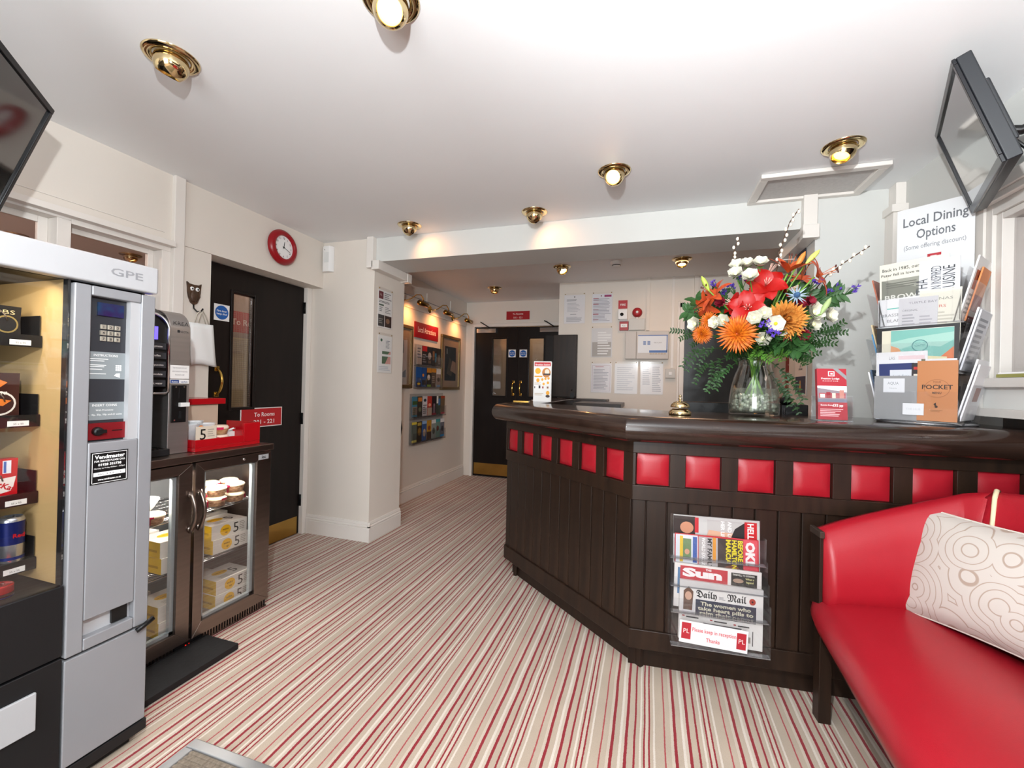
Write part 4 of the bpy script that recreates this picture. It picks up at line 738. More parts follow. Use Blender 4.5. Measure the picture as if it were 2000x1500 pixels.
def counter_base(label, loc, rot, L, pads, pw, group=None, x_end=0):
    t = thing('reception_counter', label, 'counter', loc, rot)
    b = MB(); b.box(.0, L, .022, .06, .11, .995, WOOD); b.obj('backing', t)
    b = MB(); b.box(0, L, 0, .03, .944, .997, WOOD); b.obj('top_rail', t, bevel=.002)
    b = MB(); b.box(0, L, 0, .03, .742, .806, WOOD); b.obj('middle_rail', t, bevel=.003)
    b = MB(); b.box(0, L, 0, .03, .108, .19, WOOD); b.obj('bottom_rail', t, bevel=.003)
    b = MB(); b.box(0, L, .07, .09, 0, .11, WOOD); b.obj('toe_kick', t)
    edges = [0] + [v for p in pads for v in (p, p + pw)] + [L]
    for i in range(0, len(edges), 2):
        if edges[i + 1] - edges[i] > .004: b = MB(); b.box(edges[i], edges[i + 1], 0, .03, .806, .944, WOOD); b.obj('stile', t, bevel=.002)
    pm = None
    for p in pads:
        if pm is None: o = pad_mesh(pw - .004, .134).obj('red_pad', t, (p + .002, .018, .808)); pm = o; o['label'] = 'square red leather pad'
        else: o = pm.copy(); COL.objects.link(o); o.parent = t; o.location = (p + .002, .018, .808)
    f = None; n = int((L - .06) / .0855); x = .058 - .084
    while x < L - .01:
        a, c = max(x, 0) + .0015, min(x + .084, L) - .0015
        if c - a > .02:
            key = abs(c - a - .081) < .0005
            if key and f: o = f.copy(); COL.objects.link(o); o.parent = t; o.location = (a, 0, 0)
            else:
                b = MB(); b.box(0, c - a, .010, .024, .188, .744, WOOD); o = b.obj('plank', t, (a, 0, 0), bevel=.004)
                if key: f = o
        x += .0845
    return t
counter_base('long front run of the dark wood reception counter behind the sofa', (BP.x, BP.y, 0), R1, 1.385, [.012 + .2007 * i for i in range(7)], .138)
counter_base('angled left run of the dark wood reception counter with six red pads', (A_END.x, A_END.y, 0), R2, L2, [L2 - c - .063 for c in (1.014, .841, .658, .4785, .2985, .119)], .126)
counter_base('hidden return run of the dark wood counter going back to the notice wall', (A_END.x, 4.44, 0), -R90, 4.44 - A_END.y, [.05 + .2 * i for i in range(8)], .13)
# worktop with a full bullnose, swept round the corners
def isect(p, d, q, e):
    den = d.x * e.y - d.y * e.x; s_ = ((q.x - p.x) * e.y - (q.y - p.y) * e.x) / den; return p + d * s_
pth = [BP + U1 * 1.375, BP, A_END, Vector((A_END.x, 4.44))]
dirs = [(pth[i + 1] - pth[i]).normalized() for i in range(3)]
def offset_path(d):
    nrm = [Vector((-q.y, q.x)) for q in dirs]; out = [pth[0] + nrm[0] * d]
    for i in range(2): out.append(isect(pth[i + 1] + nrm[i] * d, dirs[i], pth[i + 1] + nrm[i + 1] * d, dirs[i + 1]))
    out.append(pth[3] + nrm[2] * d); return out
prof = [(.035 + .055 * math.cos(a), 1.05 + .055 * math.sin(a)) for a in [-PI / 2 + PI * i / 12 for i in range(13)]]
inner = [Vector((1.329, 2.50)), Vector((.11, 2.43)), Vector((-.70, 2.83)), Vector((-.70, 4.44))]
rings = [[(*p, z) for p in offset_path(d)] for d, z in prof] + [[(*p, 1.105) for p in inner], [(*p, .995) for p in inner]]
b = MB(); vs = [v for ring in rings for v in ring]; K = len(rings); fs = []
for i in range(K):
    j = (i + 1) % K
    for q in range(3): fs.append((i * 4 + q, i * 4 + q + 1, j * 4 + q + 1, j * 4 + q))
fs += [tuple(i * 4 for i in range(K)), tuple(i * 4 + 3 for i in range(K))[::-1]]
b.add(vs, fs, WOODH)
ct = b.obj('countertop', bevel=.004); tag(ct, 'continuous dark polished counter top with a thick rounded edge', 'countertop')
# furniture behind the counter
b = MB(); b.box(-.79, -.40, 4.20, 4.49, 0.0, 1.085, WOOD); b.box(-.80, -.385, 4.18, 4.49, 1.085, 1.105, WOOD); tag(b.obj('low_cupboard', bevel=.002), 'farther of two low dark wooden cupboards behind the counter', 'cupboard')
b = MB(); b.box(-.60, -.23, 3.62, 4.15, 0, 1.05, WOOD); b.box(-.61, -.215, 3.60, 4.15, 1.05, 1.088, WOOD); tag(b.obj('low_cupboard', bevel=.002), 'nearer of two low dark wooden cupboards behind the counter', 'cupboard')
t = thing('counter_flap', 'dark wooden lift-up counter flap standing upright against the notice wall', 'counter flap', (-1.06, 4.452, 1.107))
b = MB(); b.box(0, .34, 0, .03, 0, .66, DOOR); b.obj('back_leaf', t, bevel=.003); b = MB(); b.box(.095, .335, -.035, -.001, 0.01, .655, WOOD); b.obj('front_leaf', t, bevel=.003); b = MB(); b.box(.285, .325, -.045, -.035, .0, .055, BLACK); b.cyl((.30, -.036, .08), (.30, -.04, .08), .008, BLACK); b.obj('hinge', t)
tg = MB(); tg.box(.10, .99, 2.505, 2.78, .72, .75, WOOD)
for x in (.12, .93): tg.box(x, x + .04, 2.52, 2.77, 0, .72, WOOD)
tag(tg.obj('reception_desk', bevel=.002), 'dark wooden desk surface behind the front counter', 'desk')
t = thing('computer_monitor', 'black computer monitor standing low behind the counter beside the bell', 'monitor', (.315, 2.66, .7505), .04)
b = MB(); b.box(-.15, .15, -.015, .02, .10, .402, BLACK); b.obj('screen_case', t, bevel=.006); b = MB(); b.box(-.02, .02, .02, .05, .01, .2, BLACK); b.box(-.09, .09, -.06, .09, 0, .012, BLACK); b.obj('stand', t); b = MB(); b.box(-.10, .12, .0201, .032, .25, .345, BLK2); b.obj('back_cover', t)
t = thing('desk_telephone', 'black desk phone with a round headset behind the vase', 'telephone', (.715, 2.60, .7505), .0)
b = MB(); b.box(-.08, .08, .0, .10, 0, .405, BLACK); b.obj('body', t, bevel=.006); b = MB(); b.sphere((-.03, -.015, .425), .032, BLACK, 14, (1, .8, .8)); b.tube([(-.03, -.02, .41), (-.04, -.03, .36), (0, -.02, .30), (.035, -.02, .26)], .006, BLACK, 6); b.box(-.05, .0, -.03, -.001, .30, .40, BLK2); b.obj('handset', t)
b = MB(); b.box(-.03, .035, 0, .05, 0, .44, mat('#c01c24', .5)); tag(b.obj('box_file', None, (.69, 2.715, .7505)), 'red box peeping out behind the black desk phone', 'box')
# service bell
t = thing('service_bell', 'polished brass reception bell on the counter', 'bell', (.135, 2.07, 1.1055))
b = MB(); b.lathe([(0, 0), (.046, 0), (.049, .006), (.046, .016), (.036, .026), (.033, .028), (0, .028)], GOLD, 32); b.obj('base', t); b = MB(); b.lathe([(.040, .034), (.041, .039), (.038, .047), (.028, .057), (.012, .062), (0, .063)], GOLD, 32); b.obj('dome', t)
b = MB(); b.lathe([(.005, .06), (.005, .070), (.011, .072), (.005, .075), (.0035, .080), (.007, .084), (.005, .090), (0, .091)], GOLD, 16); b.obj('plunger', t)
# breakfast menu stand
t = thing('menu_card', 'upright breakfast menu card with yellow circles on the left end of the counter', 'menu', (-.755, 3.10, 1.1055), .08)
IT = [('r', .04, .88, .96, .975, '#c4202a'), ('t', 'Breakfast Station', .5, .9, .055, '#f6e9e6', {'b': .02, 'w': .8}), ('e', .24, .76, .16, .075, '#f0b01e'), ('e', .72, .72, .24, .12, '#c9803a'), ('e', .76, .74, .13, .07, '#f0e4d2'), ('r', .55, .66, .95, .70, '#3a2a2a'), ('r', .05, .61, .5, .64, '#e8a020'), ('e', .25, .53, .09, .05, '#f0a81e')]
IT += [('e', x, z, .065, .032, '#f0a81e') for x, z in ((.5, .55), (.68, .57), (.85, .58), (.58, .44), (.82, .47))] + [('l', .06, .42, .45, .48, 3, '#c9b9a4'), ('r', .05, .33, .1, .38, '#3a2a2a'), ('r', .3, .33, .4, .40, '#2b2226'), ('r', .5, .33, .58, .38, '#a33a3a'), ('r', .76, .33, .86, .38, '#8c5a3a'), ('e', .82, .22, .1, .05, '#f0a81e'), ('e', .82, .14, .12, .035, '#3a2a2a'), ('l', .08, .15, .62, .22, 2, '#cfc0ac')]
b = MB(); b.box(-.066, .066, 0, .003, 0, .30, PAPER); face(b, .132, .30, IT); b.obj('front_leaf', t)
b = MB(); b.box(-.066, .066, .025, .028, 0, .297, PAPER); b.box(-.066, .066, .003, .025, 0, .002, PAPER); b.obj('rear_leaf', t)
b = MB(); b.box(-.10, .0, 0, .14, 0, .003, mat('#c8c4bf', .4)); tag(b.obj('paper_pad', None, (-.78, 3.30, 1.1055), .3), 'flat pale papers lying behind the breakfast menu card', 'papers')
b = MB(); b.box(0, .11, 0, .06, 0, .006, BRASS); tag(b.obj('brass_plate', None, (-.93, 2.95, 1.1055), .1), 'small brass plate lying flat near the left end of the counter', 'plate')
# leaflet holder
t = thing('leaflet_holder', 'clear acrylic leaflet holder on the counter beside the vase', 'leaflet holder', (.715, 2.075, 1.1055), R1)
b = MB(); b.box(-.062, .062, .03, .033, .02, .14, ACRYL); b.box(-.062, .062, -.035, .05, 0, .003, ACRYL2); b.box(-.062, .062, -.030, -.027, .003, .105, ACRYL)
for s_ in (-.062, .059): b.box(s_, s_ + .003, -.027, .03, .003, .10, ACRYL)
b.obj('shell', t)
LI = [('r', 0, 0, 1, 1, '#a82a36'), ('r', 0, .34, 1, .66, '#8a7f86'), ('p', [(0, .62), (1, .54), (1, .66), (0, .66)], '#e9e7ea'), ('r', .05, .42, .95, .52, '#a3545a'), ('r', .10, .43, .25, .5, '#efe6d6'), ('r', .3, .42, .45, .54, '#8e2a34'), ('r', .5, .42, .62, .52, '#d8c8b8'), ('r', .75, .42, .9, .58, '#b87f74'), ('r', 0, .34, 1, .40, '#6d7284'),
      ('p', [(.55, 1), (.72, 1), (1, .86), (1, .78)], '#8a8d90'), ('r', .38, .85, .60, .95, '#f2e2e0'), ('r', .41, .865, .57, .935, '#c4303e'), ('r', .46, .885, .54, .915, '#f2e2e0'), ('t', 'Preston Lodge', .45, .79, .045, '#f6ecea', {'b': .02, 'w': .62}), ('t', 'M A I D S T O N E', .45, .745, .03, '#f6ecea', {'w': .52}), ('t', 'Rooms from', .3, .27, .04, '#f6ecea', {'b': .02}), ('t', '£52 pp', .68, .26, .065, '#f6ecea', {'b': .03}), ('l', .08, .06, .9, .22, 5, '#e8b4b6')]
b = MB(); b.box(-.053, .053, 0, .018, 0, .21, mat('#a82a36', .35)); face(b, .106, .21, LI)
tag(b.obj('leaflet_pile', None, (.716, 2.062, 1.111), (-.10, 0, R1)), 'stack of red leaflets with a building photograph in the small clear holder', 'leaflets')

# ------------------------------------------------------------------ vase and flowers
VX, VY, VZ = .467, 2.25, 1.1055
t = thing('glass_vase', 'large clear glass vase with water on the counter', 'vase', (VX, VY, VZ))
b = MB(); b.lathe([(0, .004), (.098, .002), (.104, .008), (.106, .04), (.103, .09), (.095, .14), (.082, .19), (.068, .225), (.064, .245), (.068, .262), (.072, .270), (.069, .270), (.061, .245), (.065, .225), (.079, .19), (.092, .14), (.100, .09), (.103, .04), (.100, .018), (0, .016)], VGLASS, 48); b.obj('vessel', t)
b = MB(); b.lathe([(0, .018), (.099, .019), (.102, .04), (.0995, .09), (.0945, .128), (0, .128)], WATER, 40); b.obj('water', t)
b = MB()
for i in range(170):
    ga, gr = rnd.uniform(0, 6.28), .088 * rnd.random() ** .5; b.sphere((gr * math.cos(ga), gr * math.sin(ga), .028 + rnd.uniform(0, .07)), rnd.uniform(.006, .010), clear('gel_bead', (.93, .95, .92), .15, .6, .05, .45, (.82, .86, .74)) if i == 0 else b.mats[0], 8)
o = b.obj('gel_beads', t); o['kind'] = 'stuff'
GR = [mat('#4d7a2a', .5), mat('#6f9a3a', .5), mat('#21401a', .5, noise=.25, nscale=(40, 40, 40)), mat('#31562a', .5, noise=.2, nscale=(40, 40, 40))]
BC = Vector((VX, VY + .05, 1.52))
def aim(d): return Vector(d).normalized().to_track_quat('Z', 'Y').to_matrix().to_4x4()
def stem(t, top, m, r=.0035, base=None, leaves=0):
    top = Vector(top); nk = Vector((VX + (top.x - VX) * .12, VY + (top.y - VY) * .25, 1.362)); a = rnd.uniform(0, 6)
    bs = Vector(base) if base else Vector((VX - (top.x - VX) * .14 + .02 * math.cos(a), VY + .02 * math.sin(a), 1.15 + rnd.uniform(0, .04)))
    mid = nk.lerp(top, .5) + Vector((0, 0, .03)); mid.x = nk.x + (top.x - nk.x) * .38
    pts = [bs.lerp(nk, .5), nk, mid, top]; pts = [bs] + pts
    P = []
    for i in range(len(pts) - 1):
        for k in range(4):
            u = k / 4; p0 = pts[max(i - 1, 0)]; p1, p2 = pts[i], pts[i + 1]; p3 = pts[min(i + 2, len(pts) - 1)]
            P.append(.5 * ((2 * p1) + (p2 - p0) * u + (2 * p0 - 5 * p1 + 4 * p2 - p3) * u * u + (3 * p1 - p0 - 3 * p2 + p3) * u ** 3))
    P.append(top); b = MB(); b.tube(P, r, m, 6); b.obj('stem', t, -Vector(t.location))
    return P
def petal(L, W, curl, cup, m, mb, M, nl=6, nw=4, tip=.9, base=.25, ruf=0, ph=0):
    vs = []
    for i in range(nl + 1):
        u = i / nl; w_ = W * (base + (1 - base) * math.sin(PI * min(1, u ** tip)) ** .8) * (1 if u < .97 else .15)
        r = L * u; z = curl[0] * u + curl[1] * u * u
        for j in range(nw + 1):
            v = j / nw * 2 - 1; vs.append((v * w_ / 2, r, z * L + cup * (v * v) * w_ * (1 - u * .3) + ruf * math.sin(v * 5 + u * 6 + ph) * u))
    mb.add(vs, [(i * (nw + 1) + j, i * (nw + 1) + j + 1, (i + 1) * (nw + 1) + j + 1, (i + 1) * (nw + 1) + j) for i in range(nl) for j in range(nw)], m, True, M)
def face_dir(p, k=1.0):
    d = Vector(p) - BC; d.y = min(d.y, -.06); d = d.normalized(); d += Vector((-.1, -.75 * k, .05)); return d.normalized()
AR = mat('#a80e0a', .45, noise=.12, nscale=(30, 30, 30)); LO = mat('#a8361a', .45, noise=.15, nscale=(40, 40, 40), h2='#c65224'); ARD = mat('#8e0f14', .5)
def amaryllis(p, label, s=1.0, d=None):
    t = thing('amaryllis', label, 'flower', p, 0, 'red amaryllis flowers'); d = Vector(d) if d else face_dir(p); A = aim(d)
    for k in range(6):
        mb = MB(); petal(.078 * s, .066 * s, (.75, -.55), .10, AR, mb, A @ Matrix.Rotation(k * PI / 3 + .2, 4, 'Z') @ Matrix.Translation((0, 0, -.02 - .003 * (k % 2))), ruf=.003, ph=k, tip=.6); mb.obj('petal', t)
    mb = MB(); mb.lathe([(.001, -.035), (.008, -.03), (.014, -.012)], AR, 12, A)
    for k in range(6): mb.tube([A @ Vector((0, 0, -.02)), A @ Vector((.008 * math.cos(k), .008 * math.sin(k) - .01, .02)), A @ Vector((.014 * math.cos(k), .014 * math.sin(k) - .014, .042))], .0012, mat('#f0c8b8', .5), 5)
    mb.obj('stamens', t, label='pale stamens'); stem(t, Vector(p) - d * .03, GR[1], .008); return t
def lily(p, label, d=None, s=1.0, opening=1.0):
    t = thing('lily', label, 'flower', p, 0, 'orange lilies'); d = Vector(d).normalized() if d else face_dir(p, .3); A = aim(d)
    for k in range(6):
        mb = MB(); petal(.088 * s, .031 * s, (1.6 - opening, -.5 * opening), .12, LO, mb, A @ Matrix.Rotation(k * PI / 3, 4, 'Z') @ Matrix.Translation((0, 0, -.03)), tip=.85); mb.obj('petal', t)
    mb = MB()
    for k in range(5):
        e_ = A @ Vector((.014 * math.cos(k * 1.25), .014 * math.sin(k * 1.25), .045)); mb.tube([A @ Vector((0, 0, -.025)), e_], .001, mat('#c4602c', .5), 5); mb.sphere(e_, .003, mat('#4a1a10', .7), 6, (1, 1, 2))
    mb.obj('stamens', t); stem(t, Vector(p) - d * .035, GR[1], .004); return t
RW = mat('#d6d3c2', .55, noise=.03, nscale=(40, 40, 40)); RY = mat('#e9e9b8', .55)
def rose(p, label, s=1.0, open_=False):
    t = thing('white_rose', label, 'flower', p, rnd.uniform(0, .5), 'white blooms'); t.rotation_euler = (0, 0, 0); d = face_dir(p, .8 if not open_ else 1.4); A = aim(d); mb = MB()
    lay = ((.030, 6, .55, .3), (.026, 5, 1.0, .1), (.020, 5, 1.5, -.1), (.013, 4, 2.0, -.3)) if not open_ else ((.034, 6, .35, .2), (.028, 5, .6, .1))
    for L_, n, c0, c1 in lay:
        o_ = rnd.uniform(0, 6)
        for k in range(n): petal(L_ * s, L_ * 1.25 * s, (c0, c1), .3, RW, mb, A @ Matrix.Rotation(o_ + k * 2 * PI / n, 4, 'Z') @ Matrix.Translation((0, .002, -.012)), 4, 4, .7, ruf=.0018, ph=k)
    if open_: mb.sphere(A @ Vector((0, 0, 0)), .007, mat('#e9d21e', .5), 8)
    else: mb.sphere(A @ Vector((0, 0, .002)), .009, RY, 8)
    mb.obj('bloom', t); c = MB()
    for k in range(5): petal(.02 * s, .007, (-.1, .2), .1, GR[0], c, A @ Matrix.Rotation(k * 2 * PI / 5, 4, 'Z') @ Matrix.Translation((0, .002, -.016)), 3, 2)
    c.obj('calyx', t); stem(t, Vector(p) - d * .018, GR[0], .0022); return t
MO = [mat('#b84c0c', .5, noise=.2, nscale=(60, 60, 60), h2='#dd7d1c'), mat('#c4742a', .5, noise=.2, nscale=(60, 60, 60), h2='#d99c4c')]
def mum(p, label, r, m, spiky=True):
    t = thing('chrysanthemum', label, 'flower', p, 0, 'orange chrysanthemums'); d = face_dir(p, 1.0); A = aim(d); mb = MB()
    for i in range(7):
        n = [6, 12, 18, 24, 28, 30, 30][i]; el = math.radians([82, 66, 50, 36, 20, 4, -14][i]); Lp = r * [.45, .6, .75, .85, .95, 1, .95][i]
        for k in range(n):
            az = 2 * PI * (k + .5 * (i % 2)) / n + rnd.uniform(-.05, .05); e2 = el + rnd.uniform(-.08, .08)
            M_ = A @ Matrix.Rotation(az, 4, 'Z') @ Matrix.Rotation(e2, 4, 'X')
            petal(Lp * rnd.uniform(.9, 1.05), r * (.16 if spiky else .26), (0, -.25 if spiky else .35), .35, m, mb, M_ @ Matrix.Translation((0, r * .12, 0)), 4, 2, .5)
    mb.sphere((0, 0, 0), r * .28, m, 10)
    mb.obj('bloom', t); stem(t, Vector(p) - d * r * .25, GR[3], .0035); return t
CR = mat('#7e0a24', .6, noise=.15, nscale=(60, 60, 60))
def carnation(p, label, s=1.0):
    t = thing('carnation', label, 'flower', p, 0, 'dark red carnations'); d = face_dir(p); A = aim(d); mb = MB()
    for i, n in enumerate((10, 9, 7)):
        for k in range(n): petal(.024 * s * (1 - .18 * i), .018 * s, (.4 + .5 * i, .1), .3, CR, mb, A @ Matrix.Rotation(k * 2 * PI / n + i, 4, 'Z'), 4, 4, .5, ruf=.003, ph=k * 2)
    mb.obj('bloom', t); stem(t, Vector(p) - d * .006, GR[3], .002); return t
PU = mat('#4b3296', .6, noise=.3, nscale=(80, 80, 80), h2='#6a4cc0')
def statice(p, label, s=1.0):
    t = thing('statice_sprig', label, 'flower', p, 0, 'purple statice sprigs'); mb = MB()
    d = (Vector(p) - Vector((VX, VY, 1.40))).normalized(); A = aim(d)
    for k in range(7):
        q = Vector((rnd.uniform(-.018, .018), rnd.uniform(-.012, .012), rnd.uniform(-.01, .014))) * s
        for j in range(4): petal(.010 * s, .007 * s, (1.2, 0), .2, PU, mb, A @ Matrix.Translation(q) @ Matrix.Rotation(j * PI / 2 + k, 4, 'Z'), 2, 2, .6)
        mb.tube([A @ Vector((0, 0, -.035 * s)), A @ (q + Vector((0, 0, -.002)))], .0016, GR[3], 5)
    mb.obj('floret_cluster', t); stem(t, A @ Vector((0, 0, -.033 * s)) + Vector(p), GR[3], .002); return t
TH = mat('#8d9fae', .5, .1)
def thistle(p, label):
    t = thing('sea_holly', label, 'flower', p, 0); d = face_dir(p, 1.4); A = aim(d); mb = MB()
    for k in range(14): petal(.044, .007, (.05 if k % 2 else .35, 0), .1, TH, mb, A @ Matrix.Rotation(k * 2 * PI / 14, 4, 'Z'), 3, 2, .35)
    mb.obj('bracts', t, label='spiky silver bracts'); mb = MB(); mb.lathe([(0, .022), (.008, .019), (.012, .008), (.010, -.004)], mat('#3d5f86', .7, bump=.8, bscale=500), 12, A); mb.obj('cone', t, label='blue cone'); stem(t, Vector(p) - d * .005, GR[3], .0025)
def leaves(mb, pts, L, W, m, step=1, both=True, rr=None):
    for i in range(1, len(pts), step):
        d = (pts[i] - pts[i - 1]).normalized()
        for s_ in ((-1, 1) if both else (rnd.choice((-1, 1)),)):
            sd = d.cross(Vector((rnd.uniform(-.4, .4), -1, rnd.uniform(-.4, .4)))).normalized() * s_
            y = (sd + d * .6).normalized(); z = y.cross(d).normalized(); x = y.cross(z)
            M_ = Matrix.Translation(pts[i]) @ Matrix((x, y, z)).transposed().to_4x4()
            petal(L * rnd.uniform(.8, 1.15), W, (rnd.uniform(-.2, .2), -.15), .12, m, mb, M_, 3, 2, .7)
def greenery(p, label, L, W, m, n=16, droop=0.0, side=5):
    p = Vector(p); t = thing('foliage_spray', label, 'foliage', p, 0, 'green foliage sprays'); P = stem(t, p, GR[2], .0018)
    mb = MB(); q = [v - p for v in P[-5 if side < 5 else -7:]]; leaves(mb, q, L, W, m)
    for k in range(side):
        b0 = q[-1 - (k % 4)]; dd = (q[-1] - q[0]).normalized() + Vector((rnd.uniform(-.8, .8), rnd.uniform(-.5, .2), rnd.uniform(-.7, .5))); dd.normalize(); br = [b0 + dd * .012 * i + Vector((0, 0, -droop * .0012 * i * i)) for i in range(8)]
        mb.tube(br, .001, GR[2], 4); leaves(mb, br, L, W, m)
    mb.obj('leaves', t); return t
amaryllis((.476, 2.11, 1.69), 'largest red amaryllis near the top of the bouquet', 1.12); amaryllis((.400, 2.07, 1.583), 'red amaryllis facing front left above the orange chrysanthemum', 1.05)
amaryllis((.580, 2.19, 1.682), 'red amaryllis turned to the right behind the sea holly', .85, (.8, -.35, .2)); amaryllis((.507, 2.22, 1.765), 'red amaryllis rising behind the largest one', .7, (.3, -.3, .9)); amaryllis((.352, 2.12, 1.612), 'red amaryllis turned to the left of the bouquet', .8, (-.8, -.5, .4))
lily((.568, 2.12, 1.765), 'orange lily opening upwards at the top of the bouquet', (.15, -.35, .9), 1.05, .7); lily((.691, 2.11, 1.722), 'orange lily pointing right at the right edge of the bouquet', (.75, -.4, .25), 1.1)
lily((.640, 2.2, 1.745), 'orange lily half hidden between the two upper lilies', (.1, -.5, .8), .8); lily((.257, 2.12, 1.665), 'orange lily at the left edge of the bouquet', (-.6, -.4, .5), 1.05); lily((.232, 2.14, 1.60), 'lower orange lily hanging over the left edge', (-.7, -.5, -.3), .9)
lily((.540, 2.06, 1.468), 'orange lily below the large yellow orange chrysanthemum', (0, -.6, -.7), .6)
for p, l, c, r_ in (((.604, 2.11, 1.785), 'closed orange lily bud at the very top of the bouquet', '#d9843a', .5), ((.655, 2.13, 1.80), 'pale green lily bud leaning right at the top', '#c6cf6a', .9), ((.232, 2.1, 1.70), 'pale green bud at the left of the bouquet', '#a9c050', -.5), ((.690, 2.08, 1.58), 'small green bud between the right white blooms', '#9fb77a', .5)):
    t = thing('flower_bud', l, 'flower', p); b = MB(); A = aim((r_, -.1, 1)); b.lathe([(.002, -.04), (.009, -.02), (.0115, .0), (.009, .022), (.001, .038)], mat(c, .5), 10, A); b.obj('bud', t); stem(t, Vector(p) + A @ Vector((0, 0, -.038)), GR[1], .003)
RS_ = [((.362, 2.12, 1.778), 'white bloom at the top left of the bouquet'), ((.349, 2.07, 1.73), 'white bloom just below the top left one'), ((.406, 2.14, 1.787), 'second white bloom from the left along the top'), ((.455, 2.12, 1.783), 'third white bloom from the left along the top'), ((.402, 2.05, 1.71), 'white bloom left of the largest amaryllis'), ((.194, 2.12, 1.521), 'white bloom at the far left edge of the bouquet'), ((.270, 2.06, 1.518), 'left one of two white blooms over the small orange flowers'), ((.300, 2.05, 1.524), 'right one of two white blooms over the small orange flowers'), ((.410, 2.0, 1.525), 'small white bloom under the front amaryllis'), ((.455, 2.03, 1.548), 'white bloom left of the yellow orange chrysanthemum'), ((.653, 2.1, 1.558), 'large white bloom at the right of the bouquet'), ((.722, 2.14, 1.548), 'white bloom at the far right edge'), ((.662, 2.13, 1.512), 'lower white bloom at the right'), ((.454, 2.04, 1.443), 'greenish white bloom low in the middle'), ((.517, 2.04, 1.474), 'white bloom half hidden under the open one')]
for k, (p, l) in enumerate(RS_): rose(p, l, [1, 1, 1, 1.05, 1.1, 1.05, .9, .9, .95, .9, 1.3, 1.05, .95, 1, .8][k])
rose((.487, 1.99, 1.498), 'open white flower with a yellow centre', 1.0, True)
mum((.354, 2.03, 1.462), 'large spiky orange chrysanthemum at the lower left', .076, MO[0]); mum((.538, 2.06, 1.520), 'large yellow orange incurved chrysanthemum right of centre', .075, MO[1], False)
mum((.222, 2.1, 1.472), 'small dark orange chrysanthemum at the far left', .042, MO[0]); mum((.252, 2.12, 1.535), 'small orange chrysanthemum above the far left one', .040, MO[0])
for p, l in (((.300, 2.12, 1.613), 'dark red carnation left of the front amaryllis'), ((.598, 2.1, 1.592), 'dark red carnation right of the sea holly'), ((.634, 2.1, 1.60), 'rightmost dark red carnation'), ((.606, 2.07, 1.459), 'dark red carnation low on the right'), ((.580, 2.1, 1.474), 'dark red carnation beside the low one')): carnation(p, l, 1.1)
for p, l in (((.358, 2.18, 1.69), 'purple sprig between the left lilies and white blooms'), ((.376, 2.1, 1.705), 'purple sprig beneath the top left white blooms'), ((.275, 2.14, 1.705), 'purple sprig over the left lily'), ((.320, 2.16, 1.665), 'purple sprig left of centre'), ((.729, 2.2, 1.66), 'purple sprig at the right, lower of the upright group'), ((.768, 2.2, 1.672), 'purple sprig at the right, upper of the upright group'), ((.828, 2.2, 1.668), 'purple sprig reaching farthest right'), ((.670, 2.13, 1.69), 'purple sprig under the right lily'), ((.446, 2.0, 1.494), 'purple sprig right of the orange chrysanthemum'), ((.474, 1.98, 1.460), 'lowest purple sprig in the middle of the bouquet')): statice(p, l, 1.1)
thistle((.566, 2.02, 1.615), 'spiky blue sea holly right of the largest amaryllis')
def willow(pts, label):
    t = thing('willow_branch', label, 'branch', pts[0], 0, 'pussy willow branches'); P0 = Vector(pts[0]); V = [Vector(p) - P0 for p in pts]
    nk = Vector((VX, VY, 1.36)) - P0; b = MB(); b.tube([Vector((VX, VY, 1.16)) - P0, nk] + V, .0022, mat('#4a3220', .6), 6); b.obj('stem', t)
    for i in range(len(V) - 1):
        n = max(2, int((V[i + 1] - V[i]).length / .021))
        for k in range(n):
            q = V[i].lerp(V[i + 1], (k + .5) / n); d = (V[i + 1] - V[i]).normalized(); s_ = d.cross(Vector((0, 1, 0))).normalized() * (.006 if k % 2 else -.006)
            b = MB(); b.sphere(q + s_, .0068, mat('#e6dfcf', .9), 8, (1, 1, 1.35)); b.obj('catkin', t)
willow([(.372, 2.2, 1.80), (.366, 2.25, 1.86), (.378, 2.25, 1.91), (.394, 2.25, 1.945)], 'short upright pussy willow branch at the left'); willow([(.546, 2.22, 1.79), (.560, 2.25, 1.86), (.578, 2.25, 1.93), (.600, 2.25, 2.0), (.634, 2.25, 2.055)], 'tall pussy willow branch rising above the bouquet'); willow([(.725, 2.18, 1.73), (.80, 2.2, 1.79), (.884, 2.2, 1.85)], 'pussy willow branch reaching out to the right')
GP = [((.210, 2.1, 1.400), 'trailing leafy spray at the far left, upper'), ((.250, 2.1, 1.335), 'trailing leafy spray at the far left, lower'), ((.310, 2.1, 1.300), 'hanging leafy spray left of the vase neck'), ((.431, 2.04, 1.385), 'bright leafy spray over the vase neck'), ((.505, 2.05, 1.378), 'bright leafy spray right of the vase neck'), ((.590, 2.1, 1.375), 'leafy spray at the lower right'), ((.650, 2.1, 1.425), 'leafy spray under the right white blooms'), ((.585, 2.16, 1.285), 'hanging leafy spray right of the vase'), ((.583, 2.27, 1.235), 'lowest leafy spray hanging behind the vase'), ((.180, 2.18, 1.49), 'spiky spray behind the far left white bloom'), ((.380, 2.1, 1.38), 'leafy spray left of the vase neck'), ((.700, 2.15, 1.475), 'spray pointing right under the far right bloom')]
for k, (p, l) in enumerate(GP): greenery(p, l, .017, .0085, GR[3 if k == 2 else 2] if k not in (3, 4) else GR[0], droop=1 if k in (0, 1, 2, 7, 8) else 0, side=3 if k in (0, 1, 2, 7, 8, 9) else 6)
